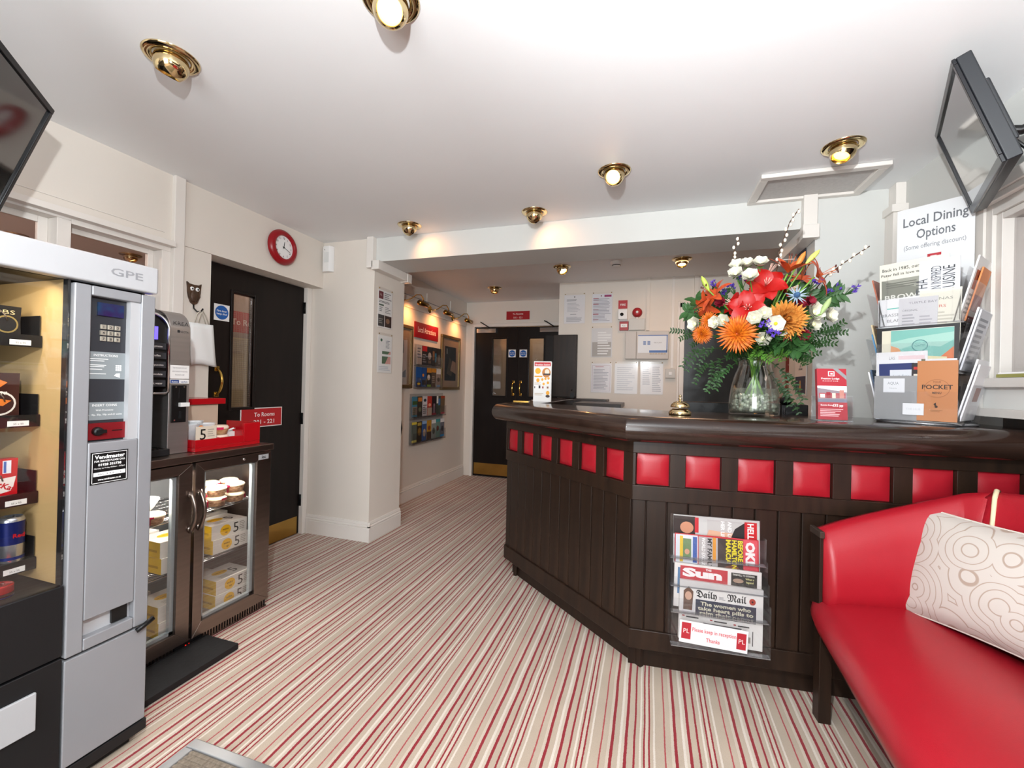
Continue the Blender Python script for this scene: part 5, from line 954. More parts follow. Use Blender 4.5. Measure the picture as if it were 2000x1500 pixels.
for p, l in (((.301, 2.24, 1.60), 'broad leafed stem behind the left amaryllis'), ((.600, 2.24, 1.63), 'broad leafed stem behind the sea holly'), ((.475, 2.24, 1.64), 'broad leafed stem in the middle of the bouquet'), ((.700, 2.22, 1.63), 'broad leafed stem at the right of the bouquet'), ((.560, 2.12, 1.42), 'broad leafed stem low on the right'), ((.400, 2.12, 1.44), 'broad leafed stem low on the left'), ((.48, 2.1, 1.42), 'broad leafed stem low in the middle'), ((.24, 2.22, 1.58), 'broad leafed stem at the left of the bouquet')): greenery(p, l, .050, .020, GR[3], side=6)

# ------------------------------------------------------------------ brochure carousel on the counter
RC = math.atan2(-.629, .777); CX, CY = 1.075, 2.182
t = thing('brochure_carousel', 'clear acrylic four-sided brochure carousel at the right end of the counter', 'brochure stand', (CX, CY, 1.1055), RC)
b = MB(); b.lathe([(0, 0), (.15, 0), (.155, .006), (.14, .010), (0, .011)], ACRYL2, 40); b.obj('turntable', t, bevel=0)
b = MB()
for k in range(4):
    M_ = Matrix.Rotation(k * PI / 2, 4, 'Z'); b.box(-.115, .115, -.098, -.095, .012, .60, ACRYL, M_)
b.obj('core', t)
for k in range(4):
    M_ = Matrix.Rotation(k * PI / 2, 4, 'Z')
    for j, z in enumerate((.014, .205, .395)):
        tilt = 0 if k == 0 else .2
        T = M_ @ Matrix.Translation((0, -.10, z)) @ Matrix.Rotation(tilt, 4, 'X'); b = MB(); d = .030 if k else .036 - j * .008
        b.box(-.12, .12, -d - .003, -d, .0, .15 if k else .115, ACRYL, T); b.box(-.12, .12, -d, 0, -.003, 0, ACRYL2, T)
        for s_ in (-.12, .117): b.box(s_, s_ + .003, -d, 0, 0, .15 if k else .115, ACRYL, T)
        b.box(-.12, .12, -.003, 0, 0, .20, ACRYL, T); b.obj('pocket', t)
FW = Vector((.777, -.629)); FN = Vector((-.629, -.777))
def cpos(x, out, z): p = Vector((CX, CY)) + FW * x + FN * out; return (p.x, p.y, z)
cg = 'menus in the brochure carousel'
def cs(label, x0, x1, z0, z1, out, base, items, rz=0, t_=.002, name='menu_sheet', cat='menu', group=cg): return sheet(name, label, cat, x1 - x0, z1 - z0, cpos((x0 + x1) / 2, out, z0), (0, rz, RC), dk(base, .84), [tuple(dk(q, .84) if isinstance(q, str) and q[0] == '#' else q for q in it) for it in items], t_, group)
cs('white Local Dining Options board standing above the carousel', -.125, .115, 1.45, 2.035, -.10, '#f2f3f5', [('t', 'Local Dining', .5, .865, .095, '#6d7076', {'b': .012, 'w': .84}), ('t', 'Options', .52, .765, .095, '#6d7076', {'b': .012, 'w': .50}), ('t', '(Some offering discount)', .5, .69, .048, '#8d9096', {'w': .80}), ('r', .42, .55, .60, .635, '#c4202e'), ('r', .46, .57, .54, .62, '#f2e2e0'), ('r', .48, .58, .535, .61, '#c4202e'), ('t', 'P', .505, .585, .03, '#1f1a1a', {'b': .03}), ('l', .3, .48, .7, .52, 2, '#b9bbc0')], 0, .004, 'header_board', 'sign', None)
cs('cream menu with handwriting and a grey photograph lettered BROWN, top left', -.12, .09, 1.50, 1.760, .104, '#e9e6d8', [('t', 'Back in 1985, our founder', .45, .88, .07, '#3a3a38', {'w': .82, 'b': .01}), ('t', 'Peter fell in love with authentic', .5, .80, .06, '#3a3a38', {'w': .95, 'b': .01}), ('r', .03, .03, .80, .74, '#7d7f74'), ('p', [(.03, .74), (.8, .5), (.8, .74)], '#9a9b90'), ('r', .1, .1, .7, .3, '#5e6058'), ('t', 'BROWN', .38, .42, .11, '#dcdcd2', {'b': .02, 'w': .6}), ('l', .1, .6, .7, .7, 3, '#6a6c62')], -.02)
cs('pale menu sheet with upright block lettering, top right', .0, .115, 1.50, 1.745, .108, '#dfe1e6', [('t', 'SAMANTHA', .22, .1, .2, '#4d4f55', {'a': -PI / 2, 'w': 1.3, 'al': 'LEFT'}), ('t', 'URBAN INSPIRED', .55, .35, .17, '#4d4f55', {'a': -PI / 2, 'w': 1.15, 'al': 'LEFT'}), ('t', 'CUISINE', .88, .45, .2, '#3a3c40', {'a': -PI / 2, 'w': .9, 'al': 'LEFT'}), ('r', .45, .2, .95, .32, '#3a3c40'), ('l', .5, .22, .9, .30, 2, '#dfe1e6')])
cs('white menu with a turquoise line lettered Brasserie Blanc', -.122, .04, 1.42, 1.612, .112, '#f0f0f1', [('r', .18, .78, .42, .80, '#58c4b4'), ('t', 'BRASSERIE', .32, .62, .09, '#8b8b90', {'w': .5}), ('t', 'BLANC', .36, .50, .09, '#8b8b90', {'w': .36}), ('l', .2, .40, .4, .44, 1, '#c4c4c8')], -.02)
cs('cream menu with a red word, right of the grey sheet', .0, .118, 1.42, 1.628, .1135, '#eae6d6', [('t', 'HAVANAS', .4, .80, .07, '#8b8b80', {'w': .8}), ('t', 'BITTERS', .35, .66, .07, '#d0543c', {'w': .6}), ('l', .1, .1, .9, .6, 8, '#c9c5b6')], .02)
cs('grey menu sheet lettered Turtle Bay', -.06, .055, 1.43, 1.605, .116, '#d3d2d6', [('t', 'TURTLE BAY', .62, .86, .07, '#8b8890', {'w': .72}), ('l', .1, .1, .5, .65, 8, '#a9a8ae'), ('l', .55, .1, .95, .6, 7, '#b3b2b8'), ('t', 'ORIGINAL', .3, .70, .06, '#77757c', {'w': .4})], .02)
cs('black menu folder with a cream inner page', -.125, .118, 1.285, 1.492, .120, '#17171a', [('r', .07, 0, .93, .94, '#e8e2cc')], 0, .004)
cs('turquoise menu with a round stamp and orange shapes', -.078, .105, 1.285, 1.480, .124, '#e9e6dc', [('r', 0, .0, 1, .99, '#7fc0b4'), ('p', [(0, .55), (.4, .68), (.8, .62), (1, .75), (1, .9), (.3, .82), (0, .75)], '#a9d6c8'), ('p', [(0, .35), (.2, .5), (.14, .62), (0, .68)], '#e0a070'), ('p', [(1, .3), (.8, .42), (1, .62)], '#dd7a4a'), ('p', [(.2, .3), (.6, .34), (.9, .3), (.9, .42), (.5, .46)], '#e6ddb0'), ('e', .48, .66, .13, .12, '#3f7f80'), ('e', .48, .66, .115, .105, '#8cc6ba'), ('t', 'CACTI', .48, .64, .06, '#3f7f80', {'w': .16})])
cs('white card lettered Las Iguanas with a pink band', -.122, .035, 1.28, 1.392, .128, '#efeeef', [('t', 'LAS', .32, .72, .16, '#9b9ba0', {'w': .12}), ('t', 'IGUANAS', .3, .50, .16, '#9b9ba0', {'w': .36}), ('r', .45, .65, .95, .85, '#e9cfd2')], -.01)
cs('white backing sheet behind the blue leaflet', -.12, .115, 1.125, 1.360, .1285, '#ececf0', [('r', .58, .3, .63, 1.0, '#6b6a50')])
cs('navy blue leaflet with a white label', -.108, .0, 1.13, 1.345, .132, '#26336e', [('r', .32, .50, .97, .88, '#dfe3ea'), ('t', 'Loch Fyne', .64, .74, .07, '#8b93a6', {'w': .45}), ('l', .38, .62, .9, .7, 2, '#b9bfcc')], -.02)
cs('narrow patterned red and black booklet', -.01, .02, 1.13, 1.345, .1345, '#2a2226', [('r', .2, z, .8, z + .05, c) for z, c in ((.05, '#e0d4c0'), (.15, '#c4302a'), (.27, '#e8e4da'), (.4, '#d05a2a'), (.52, '#efe9dd'), (.62, '#b92a3a'), (.75, '#e8e0d0'), (.88, '#c4302a'))])
cs('grey card with an Aqua label at the bottom left', -.125, .008, 1.12, 1.295, .137, '#9b9b9d', [('r', .22, .62, .72, .94, '#e6e8ec'), ('t', 'AQUA', .45, .80, .09, '#8b8f96', {'w': .26}), ('t', 'Nueva', .45, .70, .05, '#a9adb4')], 0, .004)
cs('brown card menu lettered POCKET', .008, .12, 1.122, 1.352, .1385, '#c98450', [('e', .5, .54, .32, .15, '#8a5430'), ('e', .5, .54, .31, .145, '#c98450'), ('t', 'POCKET', .5, .53, .10, '#2e1f16', {'b': .02, 'w': .76}), ('t', 'YOUR', .5, .63, .05, '#6a4028', {'w': .2}), ('t', 'MENU', .5, .45, .05, '#2e1f16', {'b': .02, 'w': .22}), ('p', [(.42, .28), (.5, .22), (.48, .31)], '#3a2618'), ('e', .49, .24, .04, .02, '#3a2618'), ('l', .35, .15, .65, .19, 2, '#a06a42')], 0, .004)
sheet('name_label', 'small white label lettered The Hub at the foot of the carousel', 'label', .062, .045, cpos(-.002, .1425, 1.142), RC, '#c4c5c8', [('t', 'THE HUB', .5, .42, .24, '#b0b2b8', {'w': .7})], .001)
# side pockets
def side_sheets(k, sets, grp):
    a = RC + k * PI / 2; fx = Vector((math.cos(a), math.sin(a))); fn = Vector((fx.y, -fx.x))
    for (x0, w_, zb, h_, out, base, items, l, tilt) in sets:
        p = Vector((CX, CY)) + fx * (x0) + fn * out
        sheet('menu_sheet', l, 'menu', w_, h_, (p.x, p.y, 1.1055 + zb), (tilt, 0, a), base, items, .005, grp)
ph = [('r', .1, .5, .6, .8, '#a3543a'), ('l', .1, .1, .9, .45, 5, '#9b9b98')]
side_sheets(1, [(0, .21, .02, .235, .112, '#e4e4e6', ph, 'white spiral-bound menu in the lowest right pocket of the carousel', .23), (.0, .20, .02, .215, .121, '#dfdde0', [('r', .3, .35, .7, .6, '#8e4a3a'), ('r', .4, .06, .6, .2, '#f0f0f0')], 'outer pale leaflet in the lowest right pocket of the carousel', .23),
               (0, .21, .21, .235, .112, '#e9e9ec', ph, 'white menu in the middle right pocket of the carousel', .23), (-.02, .17, .21, .225, .121, '#c9cbd0', [('l', .1, .1, .9, .9, 9, '#8b8d94')], 'pale grey menu in the middle right pocket of the carousel', .23),
               (0, .21, .40, .235, .112, '#e6e5e2', ph, 'spiral-bound menu with a brown photograph in the top right pocket', .23), (0.01, .12, .40, .20, .121, '#d07a3a', [('r', 0, 0, 1, .5, '#8e2a28'), ('r', 0, .1, 1, .2, '#e8e4dd')], 'orange and maroon leaflet in the top right pocket', .23)], 'menus in the right side of the carousel')
side_sheets(3, [(0, .20, .02, .20, .112, '#4a5f7a', [], 'slate blue leaflet in the lowest left pocket of the carousel', .2), (0, .20, .02, .19, .121, '#e2e2e6', [], 'white leaflets in the lowest left pocket of the carousel', .2), (0, .20, .21, .20, .112, '#d3bd96', [], 'beige menu card in the middle left pocket of the carousel', .2), (0, .18, .21, .16, .121, '#4c86b0', [], 'bright blue leaflet in the middle left pocket of the carousel', .2), (0, .20, .40, .20, .112, '#a8583a', [('r', .1, .1, .5, .5, '#7d7a3a')], 'brown photographic menu in the top left pocket of the carousel', .2)], 'menus in the left side of the carousel')
# papers on the right window sill
b = MB(); b.box(-.05, .04, -.4, 0, 0, .012, mat('#8c8a4a', .6)); b.box(-.05, .045, -.42, -.01, .012, .018, PAPER); tag(b.obj('paper_pile', None, (1.275, 2.06, 1.291)), 'papers and an olive folder lying on the right window sill', 'papers')

# ------------------------------------------------------------------ magazine rack on the counter front (local x along the counter)
def mpos(s_, n_, z): p = BP + U1 * s_ + Vector((U1.y, -U1.x)) * n_; return (p.x, p.y, z)
t = thing('magazine_rack', 'clear acrylic four-tier magazine rack fixed to the counter front', 'magazine rack', mpos(.33, .002, 0), R1)
b = MB(); b.box(-.175, .17, -.004, 0, .20, .70, ACRYL); b.obj('back_plate', t)
TI = [(.535, .685, .030), (.43, .602, .052), (.335, .525, .074), (.215, .45, .096)]
for i, (z0, z1, d) in enumerate(TI):
    b = MB(); b.box(-.178, .176, -d - .022, -d - .019, z0, z1 - .05, ACRYL); b.box(-.178, .176, -d - .022, -d + .004, z0 - .004, z0, ACRYL2)
    for q in (-.178, .173): b.box(q, q + .003, -d - .022, -.004, z0, z1 - .045, ACRYL)
    b.obj('tier', t)
R_ = -PI / 2
def mg(name, label, s0, s1, z0, z1, n_, base, items, cat='magazine', t_=.005, rz=.0, tilt=-.08): return sheet(name, label, cat, s1 - s0, z1 - z0, mpos((s0 + s1) / 2, n_, z0), (tilt, rz, R1), dk(base, .86), [tuple(dk(q, .86) if isinstance(q, str) and q[0] == '#' else q for q in it) for it in items], t_)
mg('magazine', 'topmost magazine with a red HELLO! masthead, lying sideways', .168, .495, .50, .697, .020, '#c9c6c4', [('r', 0, .6, .26, .98, '#2b1a16'), ('e', .16, .75, .08, .12, '#c98a6a'), ('r', .0, .52, .26, .60, '#e0e0e2'), ('r', .255, .66, .30, .97, '#c4202a'), ('p', [(.4, .62), (.78, .60), (.80, .95), (.4, .95)], '#bdb8b6'), ('p', [(.38, .55), (.72, .55), (.74, .70), (.42, .74)], '#d9a98c'), ('p', [(.66, .55), (.86, .55), (.84, .95), (.72, .8)], '#1c1718'), ('r', .83, .50, .97, .96, '#c4161f'), ('t', 'HELLO!', .865, .94, .16, '#f6eeec', {'a': PI / 2, 'w': .28, 'b': .03, 'al': 'LEFT'}), ('t', 'HER LIFE', .56, .94, .10, '#f2f0ee', {'a': PI / 2, 'b': .03, 'al': 'LEFT'}), ('t', 'AND LOVE', .64, .94, .10, '#f2f0ee', {'a': PI / 2, 'b': .03, 'al': 'LEFT'}), ('l', .02, .5, .25, .58, 2, '#c4202a')])
mg('magazine', 'OK! magazine lying sideways with yellow headlines', .172, .486, .44, .627, .042, '#c9232e', [('r', .01, .25, .28, .98, '#dfe3ea'), ('r', .06, .4, .1, .95, '#e8c22a'), ('r', .1, .5, .2, .9, '#6d8a5a'), ('e', .15, .62, .03, .06, '#d9a080'), ('r', .22, .4, .27, .95, '#2c58a8'), ('r', .02, .05, .28, .33, '#8fbccc'), ('r', .1, .08, .24, .28, '#e6d84a'), ('r', .29, .2, .52, .97, '#b9b4b2'), ('t', 'WORLD EXCLUSIVE', .33, .95, .10, '#f4f2f0', {'a': PI / 2, 'b': .03, 'al': 'LEFT', 'w': .42}), ('t', 'MY FAMILY', .40, .95, .12, '#2a2626', {'a': PI / 2, 'b': .03, 'al': 'LEFT', 'w': .38}), ('r', .46, .45, .50, .97, '#e89a2a'), ('r', .52, .2, .82, .97, '#3a2a26'), ('p', [(.55, 0), (.8, 0), (.9, .2), (.72, .42), (.55, .3)], '#d9a48a'), ('p', [(.6, .38), (.72, .46), (.88, .2), (.86, .1), (.7, .32)], '#7a4028'), ('t', 'MARCIA', .62, .96, .13, '#f0dc1e', {'a': PI / 2, 'b': .04, 'al': 'LEFT', 'w': .30}), ('t', 'HAMILTON', .69, .96, .13, '#f0dc1e', {'a': PI / 2, 'b': .04, 'al': 'LEFT', 'w': .36}), ('t', "BEFORE", .76, .96, .13, '#f0dc1e', {'a': PI / 2, 'b': .04, 'al': 'LEFT', 'w': .26}), ('r', .82, .30, .985, .985, '#e04a55'), ('t', 'OK!', .855, .94, .19 * 1.2, '#fbf4f2', {'a': PI / 2, 'b': .06, 'al': 'LEFT', 'w': .27}), ('r', .88, -.1, .97, .1, '#e0a030')])
mg('newspaper', 'The Sun newspaper folded in the third tier', .166, .488, .34, .512, .066, '#efe9e3', [('r', .04, .3, .45, .90, '#5a82a8'), ('r', .07, .28, .62, .95, '#c4303a'), ('t', 'Sun', .33, .725, .25, '#f8f2f0', {'b': .06, 'w': .46}), ('t', 'THE', .40, .885, .07, '#f8f2f0', {'b': .03}), ('r', .66, .3, .95, .93, '#2e2c26'), ('e', .74, .76, .06, .05, '#b0937e'), ('t', 'FAREWELL TO GORDON', .8, .87, .055, '#e8e6da', {'b': .02, 'w': .24}), ('t', 'What a', .87, .80, .06, '#e6e09a', {'b': .02}), ('t', 'legend', .87, .73, .06, '#e6e09a', {'b': .02})], 'newspaper', .010, .02)
mg('newspaper', 'Daily Mail newspaper folded in the front tier', .183, .488, .225, .452, .088, '#f0ebe7', [('t', '\U0001D56F\U0001D586\U0001D58E\U0001D591\U0001D59E', .33, .74, .16, '#1a1a1c', {'b': .012, 'w': .25}), ('t', '\U0001D578\U0001D586\U0001D58E\U0001D591', .69, .74, .16, '#1a1a1c', {'b': .012, 'w': .23}), ('l', .48, .74, .57, .80, 3, '#9b9b9b'), ('e', .875, .785, .038, .055, '#b8402e'), ('e', .875, .785, .01, .015, '#1a1a1c'), ('r', .20, .44, .92, .70, '#1d2440'), ('t', 'The women who', .56, .61, .085, '#ece6c8', {'b': .03, 'w': .60}), ('t', 'take heart pills to', .56, .53, .085, '#ece6c8', {'b': .03, 'w': .66}), ('t', 'calm their nerves', .57, .455, .085, '#ece6c8', {'b': .03, 'w': .64}), ('p', [(.03, .42), (.19, .42), (.18, .62), (.04, .62)], '#e8e4e4'), ('p', [(.05, .50), (.16, .50), (.17, .82), (.11, .90), (.05, .82)], '#6b4a36'), ('e', .11, .74, .042, .075, '#d9ab92'), ('r', .02, .425, .92, .432, '#2a2a2c'), ('r', .04, .385, .07, .405, '#b02a30'), ('r', .38, .37, .41, .39, '#b02a30'), ('r', .66, .355, .69, .375, '#b02a30'), ('l', .09, .36, .33, .41, 1, '#3a3a3c'), ('l', .43, .35, .62, .395, 1, '#3a3a3c'), ('l', .71, .335, .9, .38, 1, '#3a3a3c'), ('l', .3, .28, .9, .34, 1, '#6a6a6c'), ('r', .88, .06, .89, .30, '#2a2a2c'), ('r', .80, .1, .86, .2, '#a39a8c')], 'newspaper', .014, .025)
sheet('paper_notice', 'white notice reading Please keep in reception Thanks at the foot of the magazine rack', 'notice', .245, .085, mpos(.303, .122, .228), (-.02, .045, R1), '#d0cecf', [('r', .03, .18, .17, .92, '#a3202c'), ('t', 'PL', .10, .45, .28, '#e9c9c6'), ('r', .84, .14, .975, .86, '#a3202c'), ('t', 'PL', .91, .4, .28, '#e9c9c6'), ('t', 'Please keep in reception', .51, .58, .25, '#c4444c', {'b': .012, 'w': .64}), ('t', 'Thanks', .5, .2, .25, '#c4444c', {'b': .012, 'w': .20})], .001)

# ------------------------------------------------------------------ sofa (counter frame: x along the counter, -y towards the room)
SO = thing('sofa', 'curved red leather sofa with dark wooden legs and cream piping', 'sofa', (BP.x, BP.y, 0), R1)
def loft(secs, m, close=True, caps=True):
    b = MB(); n = len(secs[0]); vs = [v for s_ in secs for v in s_]
    fs = [(i * n + k, i * n + (k + 1) % n, (i + 1) * n + (k + 1) % n, (i + 1) * n + k) for i in range(len(secs) - 1) for k in range(n)]
    if caps: fs += [tuple(range(n))[::-1], tuple((len(secs) - 1) * n + k for k in range(n))]
    b.add(vs, fs, m, True); return b
def lerp(a, c, u): return a + (c - a) * u
def frontx(n_): # seat front line x at distance n_ from the counter
    ks = [(0, .64), (.12, .630), (.44, .585), (.66, .55), (.83, .524), (1.2, .50), (1.9, .49)]
    for (a, x0), (c, x1) in zip(ks, ks[1:]):
        if n_ <= c: return lerp(x0, x1, (n_ - a) / (c - a))
    return ks[-1][1]
secs = []
for i in range(25):
    n_ = .055 + 1.75 * (i / 24) ** 1.25; fx = frontx(n_) + (.045, .014, .004)[i] * 1 if i < 3 else frontx(n_); r = .048; k = 1 if 0 < i < 24 else .75
    e_ = .02 * math.sin(PI * i / 24) ** .3
    sec = [(fx + .05, -n_, .355), (fx + .012, -n_, .372), (fx, -n_, .405), (fx + .006, -n_, .432 + e_ * .3), (fx + .03, -n_, .450 + e_ * .6), (fx + .08, -n_, .462 + e_), (lerp(fx, 1.16, .5), -n_, .470 + e_), (1.16, -n_, .455), (1.16, -n_, .355)]
    secs.append([(x, y - (.012 if i == 24 else -.012 if i == 0 else 0) * 0, z) for x, y, z in sec])
loft(secs, RED).obj('seat', SO)
# arm and back as one padded wrap following a curved plan
plan = [(.665, -.075, .712, 0), (.74, -.072, .745, 0), (.82, -.072, .776, 0), (.92, -.075, .812, 0), (1.02, -.085, .850, .1), (1.10, -.105, .884, .3), (1.16, -.16, .905, .7)]
path_b = [(1.19, -.24, .915), (1.205, -.34, .92), (1.208, -.6, .925), (1.208, -.9, .925), (1.208, -1.3, .925), (1.2, -1.6, .92), (1.17, -1.72, .905)]
def wrap(pp, th, m, zb=.40, lean=.05):
    secs = []
    for i, p in enumerate(pp):
        a = Vector(pp[max(i - 1, 0)][:2]); c = Vector(pp[min(i + 1, len(pp) - 1)][:2]); d = (c - a).normalized(); nrm = Vector((d.y, -d.x))  # towards the seat
        P = Vector(p[:2]); zt_ = p[2]; s_ = []
        for q, z in ((0, zb), (th * .8, zb), (th * 1.15 + lean * .4, zb + (zt_ - zb) * .35), (th + lean * .1, zb + (zt_ - zb) * .75), (th * .75 - lean * .3, zt_ - .018), (th * .45 - lean * .4, zt_), (.1 * th - lean * .4, zt_ - .006), (-lean * .4, zt_ - .03), (-lean * .2, zb + (zt_ - zb) * .5)):
            v = P + nrm * q; s_.append((v.x, v.y, z))
        secs.append(s_)
    return loft(secs, m)
dens = []
for (a, c) in zip(plan, plan[1:]):
    for k in range(3): dens.append(tuple(lerp(a[j], c[j], k / 3) for j in range(3)))
dens.append(plan[-1][:3])
armo = wrap(dens, .085, RED).obj('arm', SO); sm = armo.data
pb = [plan[-1][:3]] + path_b; dens = []
for (a, c) in zip(pb, pb[1:]):
    for k in range(3): dens.append(tuple(lerp(a[j], c[j], k / 3) for j in range(3)))
dens.append(pb[-1]); wrap(dens, .085, RED).obj('backrest', SO)
# piping at the arm / back joint
n9 = 9; ring = [Vector(sm.vertices[len(sm.vertices) - n9 + k].co) for k in (1, 2, 3, 4, 5, 6)]
b = MB(); rc = sum(ring, Vector()) / 6; b.tube([v + (v - rc).normalized() * .004 + Vector((-.004, -.006, .002)) for v in ring], .0065, mat('#d6c6a4', .6), 8); b.obj('piping', SO, label='cream piping')
b = MB(); b.box(.655, .667, -.135, -.06, .43, .708, WOOD); b.obj('arm_end_board', SO, bevel=.002, label='dark wooden arm end')
b = MB(); b.box(.652, .668, -.142, -.055, .690, .715, mat('#3b302a', .25)); b.obj('end_cap', SO, bevel=.003)
for x, y, nm_ in ((.672, -.058, 1), (.62, -1.62, 0), (1.12, -.10, 0), (1.12, -1.65, 0)):
    b = MB(); b.box(x - .0, x + .042, y - .05, y, 0, .37 if x != .672 else .43, WOOD); b.obj('leg', SO, bevel=.003)
b = MB(); secs = [[(frontx(n_) + .05, -n_, .30), (frontx(n_) + .05, -n_, .358), (frontx(n_) + .075, -n_, .358), (frontx(n_) + .075, -n_, .30)] for n_ in [.06 + 1.7 * i / 16 for i in range(17)]]
loft(secs, WOOD).obj('front_rail', SO)
# patterned cushion
def cushion():
    m = bpy.data.materials.new('cushion_fabric'); m.use_nodes = True; N, L = m.node_tree.nodes, m.node_tree.links; bs = N['Principled BSDF']; bs.inputs['Roughness'].default_value = .85
    tc = N.new('ShaderNodeTexCoord'); mp = N.new('ShaderNodeMapping'); mp.inputs['Scale'].default_value = (9.5, 1, 9.5); L.new(tc.outputs['Object'], mp.inputs[0])
    nz = N.new('ShaderNodeTexNoise'); nz.inputs['Scale'].default_value = 1.2; nz.inputs['Detail'].default_value = 1.0; L.new(mp.outputs[0], nz.inputs[0])
    vm = N.new('ShaderNodeMixRGB'); vm.inputs[0].default_value = .12; L.new(mp.outputs[0], vm.inputs[1]); L.new(nz.outputs[1], vm.inputs[2])
    vo = N.new('ShaderNodeTexVoronoi'); vo.feature = 'F1'; vo.inputs['Scale'].default_value = 1.0; L.new(vm.outputs[0], vo.inputs[0])
    mt = N.new('ShaderNodeMath'); mt.operation = 'MULTIPLY'; mt.inputs[1].default_value = 7; L.new(vo.outputs['Distance'], mt.inputs[0])
    fr_ = N.new('ShaderNodeMath'); fr_.operation = 'FRACT'; L.new(mt.outputs[0], fr_.inputs[0])
    rp = N.new('ShaderNodeValToRGB'); e = rp.color_ramp.elements; e[0].position = 0; e[0].color = lin('#9d8b7e'); e[1].position = .10; e[1].color = lin('#9d8b7e'); n1 = e.new(.16); n1.color = lin('#b9b1aa'); n2 = e.new(.95); n2.color = lin('#b9b1aa')
    L.new(fr_.outputs[0], rp.inputs[0]); L.new(rp.outputs[0], bs.inputs['Base Color']); return m
w_, h_, n = .56, .37, 18; b = MB(); CU = cushion()
for s_ in (-1, 1):
    vs = []
    for j in range(n + 1):
        for i in range(n + 1):
            u, v = i / n * 2 - 1, j / n * 2 - 1; pu = (1 - abs(u) ** 2.2) * (1 - abs(v) ** 2.2); cx = 1 - .07 * (1 - v * v) * 1; cz = 1 - .09 * (1 - u * u)
            vs.append((u * w_ / 2 * cx, s_ * (.075 * max(pu, 0) ** .55 + .001), v * h_ / 2 * cz + h_ / 2))
    f = [(j * (n + 1) + i, j * (n + 1) + i + 1, (j + 1) * (n + 1) + i + 1, (j + 1) * (n + 1) + i) for j in range(n) for i in range(n)]
    if s_ > 0: f = [q[::-1] for q in f]
    b.add(vs, f, CU, True)
cu = thing('cushion', 'white cushion with beige outlined flowers leaning on the sofa back', 'cushion', mpos(1.005, .375, .478), (-.32, -.02, R1 - 1.12))
b.obj('cover', cu)
b = MB(); P = []
for k in range(80):
    a = k / 80 * 4
    if a < 1: u, v = a * 2 - 1, -1
    elif a < 2: u, v = 1, (a - 1) * 2 - 1
    elif a < 3: u, v = 1 - (a - 2) * 2, 1
    else: u, v = -1, 1 - (a - 3) * 2
    P.append((u * w_ / 2 * (1 - .07 * (1 - v * v)), .001 * (k % 2), v * h_ / 2 * (1 - .09 * (1 - u * u)) + h_ / 2))
b.tube(P + [P[0]], .0035, mat('#bfb5ac', .8), 6); b.obj('piping', cu)

# ------------------------------------------------------------------ televisions
def tv(label, center, R_, w_, h_, bracket):
    q = R_.to_euler(); t = thing('television', label, 'television', center, tuple(q))
    b = MB(); b.box(-w_ / 2, w_ / 2, 0, .035, -h_ / 2, h_ / 2, mat('#202226', .35)); b.obj('case', t, bevel=.004)
    b = MB(); e = .018
    for bb in ((-w_ / 2, w_ / 2, h_ / 2 - e, h_ / 2), (-w_ / 2, w_ / 2, -h_ / 2, -h_ / 2 + e * 1.4), (-w_ / 2, -w_ / 2 + e, -h_ / 2 + e * 1.4, h_ / 2 - e), (w_ / 2 - e, w_ / 2, -h_ / 2 + e * 1.4, h_ / 2 - e)): b.box(bb[0], bb[1], -.010, -.0005, bb[2], bb[3], mat('#15161a', .2))
    b.obj('bezel', t, bevel=.002)
    b = MB(); b.box(-w_ / 2 + e, w_ / 2 - e, -.004, -.0006, -h_ / 2 + e * 1.4, h_ / 2 - e, mat('#0e1012', .07, 0, 1.0, coat=1.0)); b.obj('screen', t, label='glossy dark screen')
    b = MB(); b.box(-w_ * .36, w_ * .36, .035, .062, -h_ * .30, h_ * .30, mat('#202226', .4)); b.obj('rear_housing', t, bevel=.005)
    b = MB(); b.box(-.07, .07, .062, .075, -.07, .07, BLACK); M_ = R_.inverted().to_4x4()
    e0 = Vector((0, .075, 0)); e1 = R_.inverted() @ (Vector(bracket) - Vector(center)); m_ = (e0 + e1) / 2 + R_.inverted() @ Vector((0, .05, 0)); b.tube([e0, m_, e1], .016, BLACK, 8); b.sphere(e1, .03, BLACK, 10, (1, 1, 1)); b.obj('wall_bracket', t)
    b = MB(); b.tube([e0 + Vector((.05, 0, -.03)), e0 + Vector((.03, .05, -.16)), (e0 + e1) / 2 + Vector((0, .02, -.14)), e1 + Vector((0, -.02, -.05))], .006, BLACK, 6); b.obj('cable', t)
    return t
def rotm(a, b_, c): return (Matrix.Rotation(a, 3, 'Z') @ Matrix.Rotation(b_, 3, 'X') @ Matrix.Rotation(c, 3, 'Y'))
RT2 = rotm(1.147, -.312, -.059) @ Matrix.Rotation(PI, 3, 'Z')
tv('right wall-mounted television tilted down over the sofa', (1.038, 1.899, 2.096), RT2, .58, .36, (1.235, 1.78, 2.11))
dr = Vector((.743, -.669, 0)); nh = Vector((.669, .743, 0)); ct_, st_ = math.cos(.314), math.sin(.314); nn = nh * ct_ - Vector((0, 0, 1)) * st_; dn = -Vector((0, 0, 1)) * ct_ - nh * st_
P0 = Vector((-2.0, .923, 2.144)); W1, H1 = .70, .43; cen = P0 + dr * W1 / 2 + dn * H1 / 2
zl = -dn; yl = -nn; xl = yl.cross(zl); RT1 = Matrix((xl, yl, zl)).transposed()
tv('left television mounted above the vending machine', tuple(cen), RT1, W1, H1, (-2.485, .45, 2.0))

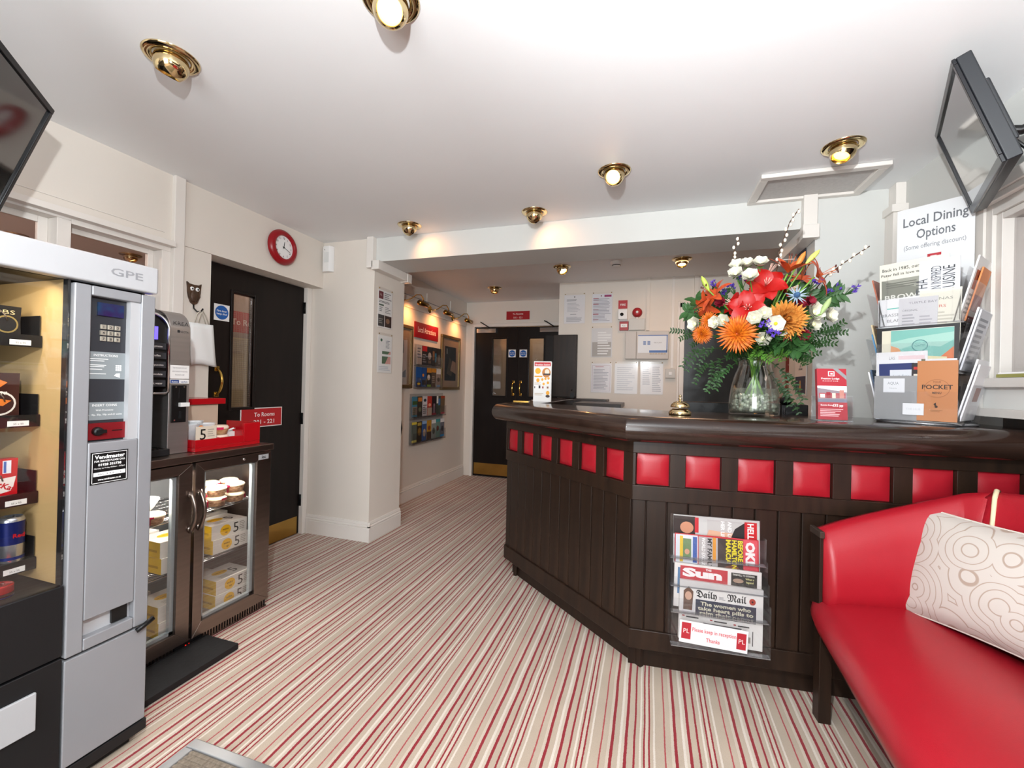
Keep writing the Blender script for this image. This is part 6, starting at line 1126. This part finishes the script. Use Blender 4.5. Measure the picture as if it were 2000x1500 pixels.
# ------------------------------------------------------------------ brass ceiling spotlights
DI = mat('#ffcf7a', .5, emit=3.5); DW = mat('#fff2cf', .5, emit=9.0)
def downlight(x, y, a, label, e=4.0, hot=False):
    t = thing('ceiling_spotlight', label, 'ceiling light', (x, y, ZC), 0, 'brass eyeball ceiling spotlights')
    b = MB(); b.lathe([(.053, -.002), (.056, -.007), (.066, -.009), (.078, -.007), (.083, -.002), (.083, -.0005)], GOLD, 40); b.obj('ring', t)
    A = aim(a); Tm = Matrix.Translation((0, 0, -.022)) @ A; n = 14; R_b = .052
    pr_ = [(max(R_b * math.sin(th), 1e-4), R_b * math.cos(th)) for th in [math.radians(44) + (PI - math.radians(44)) * i / n for i in range(n + 1)]]
    b = MB(); b.lathe(pr_, GOLD, 36, Tm); b.lathe([(R_b * math.sin(math.radians(44)), R_b * math.cos(math.radians(44))), (.033, .034), (.028, .012)], mat('#e8b860', .2, 1.0), 36, Tm); b.obj('eyeball', t)
    b = MB(); b.lathe([(.031, .020), (.022, .026), (0, .028)], DW if hot else DI, 24, Tm); b.obj('bulb', t, label='glowing warm bulb')
    d = Vector(a).normalized(); lamp('lamp', 'SPOT', Vector((0, 0, -.022)) + d * .036, e * .65, (1, .42, .16), .02, d, 2.2, t)
    return t
downlight(-1.595, 1.041, (-.42, .0, -.9), 'brass eyeball spotlight nearest the left television'); downlight(-.734, 1.062, (.30, -.55, -.78), 'glowing brass eyeball spotlight cut by the top edge of the photo', 4, True)
downlight(-.191, 2.228, (-.12, -.72, -.60), 'bright brass eyeball spotlight over the middle of the counter', 3, True); downlight(.804, 2.264, (-.35, -.25, -.90), 'brass eyeball spotlight just in front of the loft hatch')
downlight(-1.619, 2.628, (.35, .62, -.62), 'brass eyeball spotlight close to the left end of the beam', 5); downlight(-.715, 2.624, (.40, .60, -.62), 'brass eyeball spotlight before the middle of the beam', 5)
downlight(-.784, 3.89, (.45, -.35, -.80), 'brass eyeball spotlight in the rear ceiling, left of the smoke detector', 14, True); downlight(.244, 3.887, (0, -.28, -.95), 'brass eyeball spotlight in the rear ceiling, right of the smoke detector', 14, True)
downlight(-1.691, 4.56, (0, -.1, -1), 'brass eyeball spotlight before the double doors', 16); downlight(-4.505, 2.641, (.3, .3, -.8), 'brass spotlight seen through the left window panes', 6); downlight(-4.809, 2.02, (.3, .3, -.8), 'second brass spotlight glimpsed through the left window', 6)
t = thing('smoke_detector', 'white smoke detector between the rear ceiling spotlights', 'smoke detector', (-.294, 3.838, ZC)); b = MB(); b.lathe([(0, -.045), (.03, -.045), (.036, -.036), (.036, -.03), (.05, -.028), (.052, -.001)], WHITE, 28); b.obj('base', t); b = MB(); b.lathe([(.0365, -.038), (.0375, -.031)], BLACK, 28); b.obj('vent', t)
lamp('blind_fill_light', 'AREA', (-2.95, 2.9, 2.28), 4, (1, .85, .65), .3, (0, 0, -1)); lamp('office_fill_light', 'AREA', (.2, 3.7, 2.30), 5, (1, .58, .34), .5, (0, 0, -1)); lamp('dim_room_fill_left', 'AREA', (-4.2, 1.0, 2.28), 40, (1, .72, .55), .8, (0, 0, -1)); lamp('dim_room_fill_right', 'AREA', (2.1, 1.2, 2.28), 3, (1, .8, .7), .5, (0, 0, -1)); lamp('beyond_light', 'AREA', (-1.7, 5.9, 2.28), 5, (1, .75, .5), .4, (0, 0, -1))  # blind, office and dim-room lamps are added fills without visible fixtures
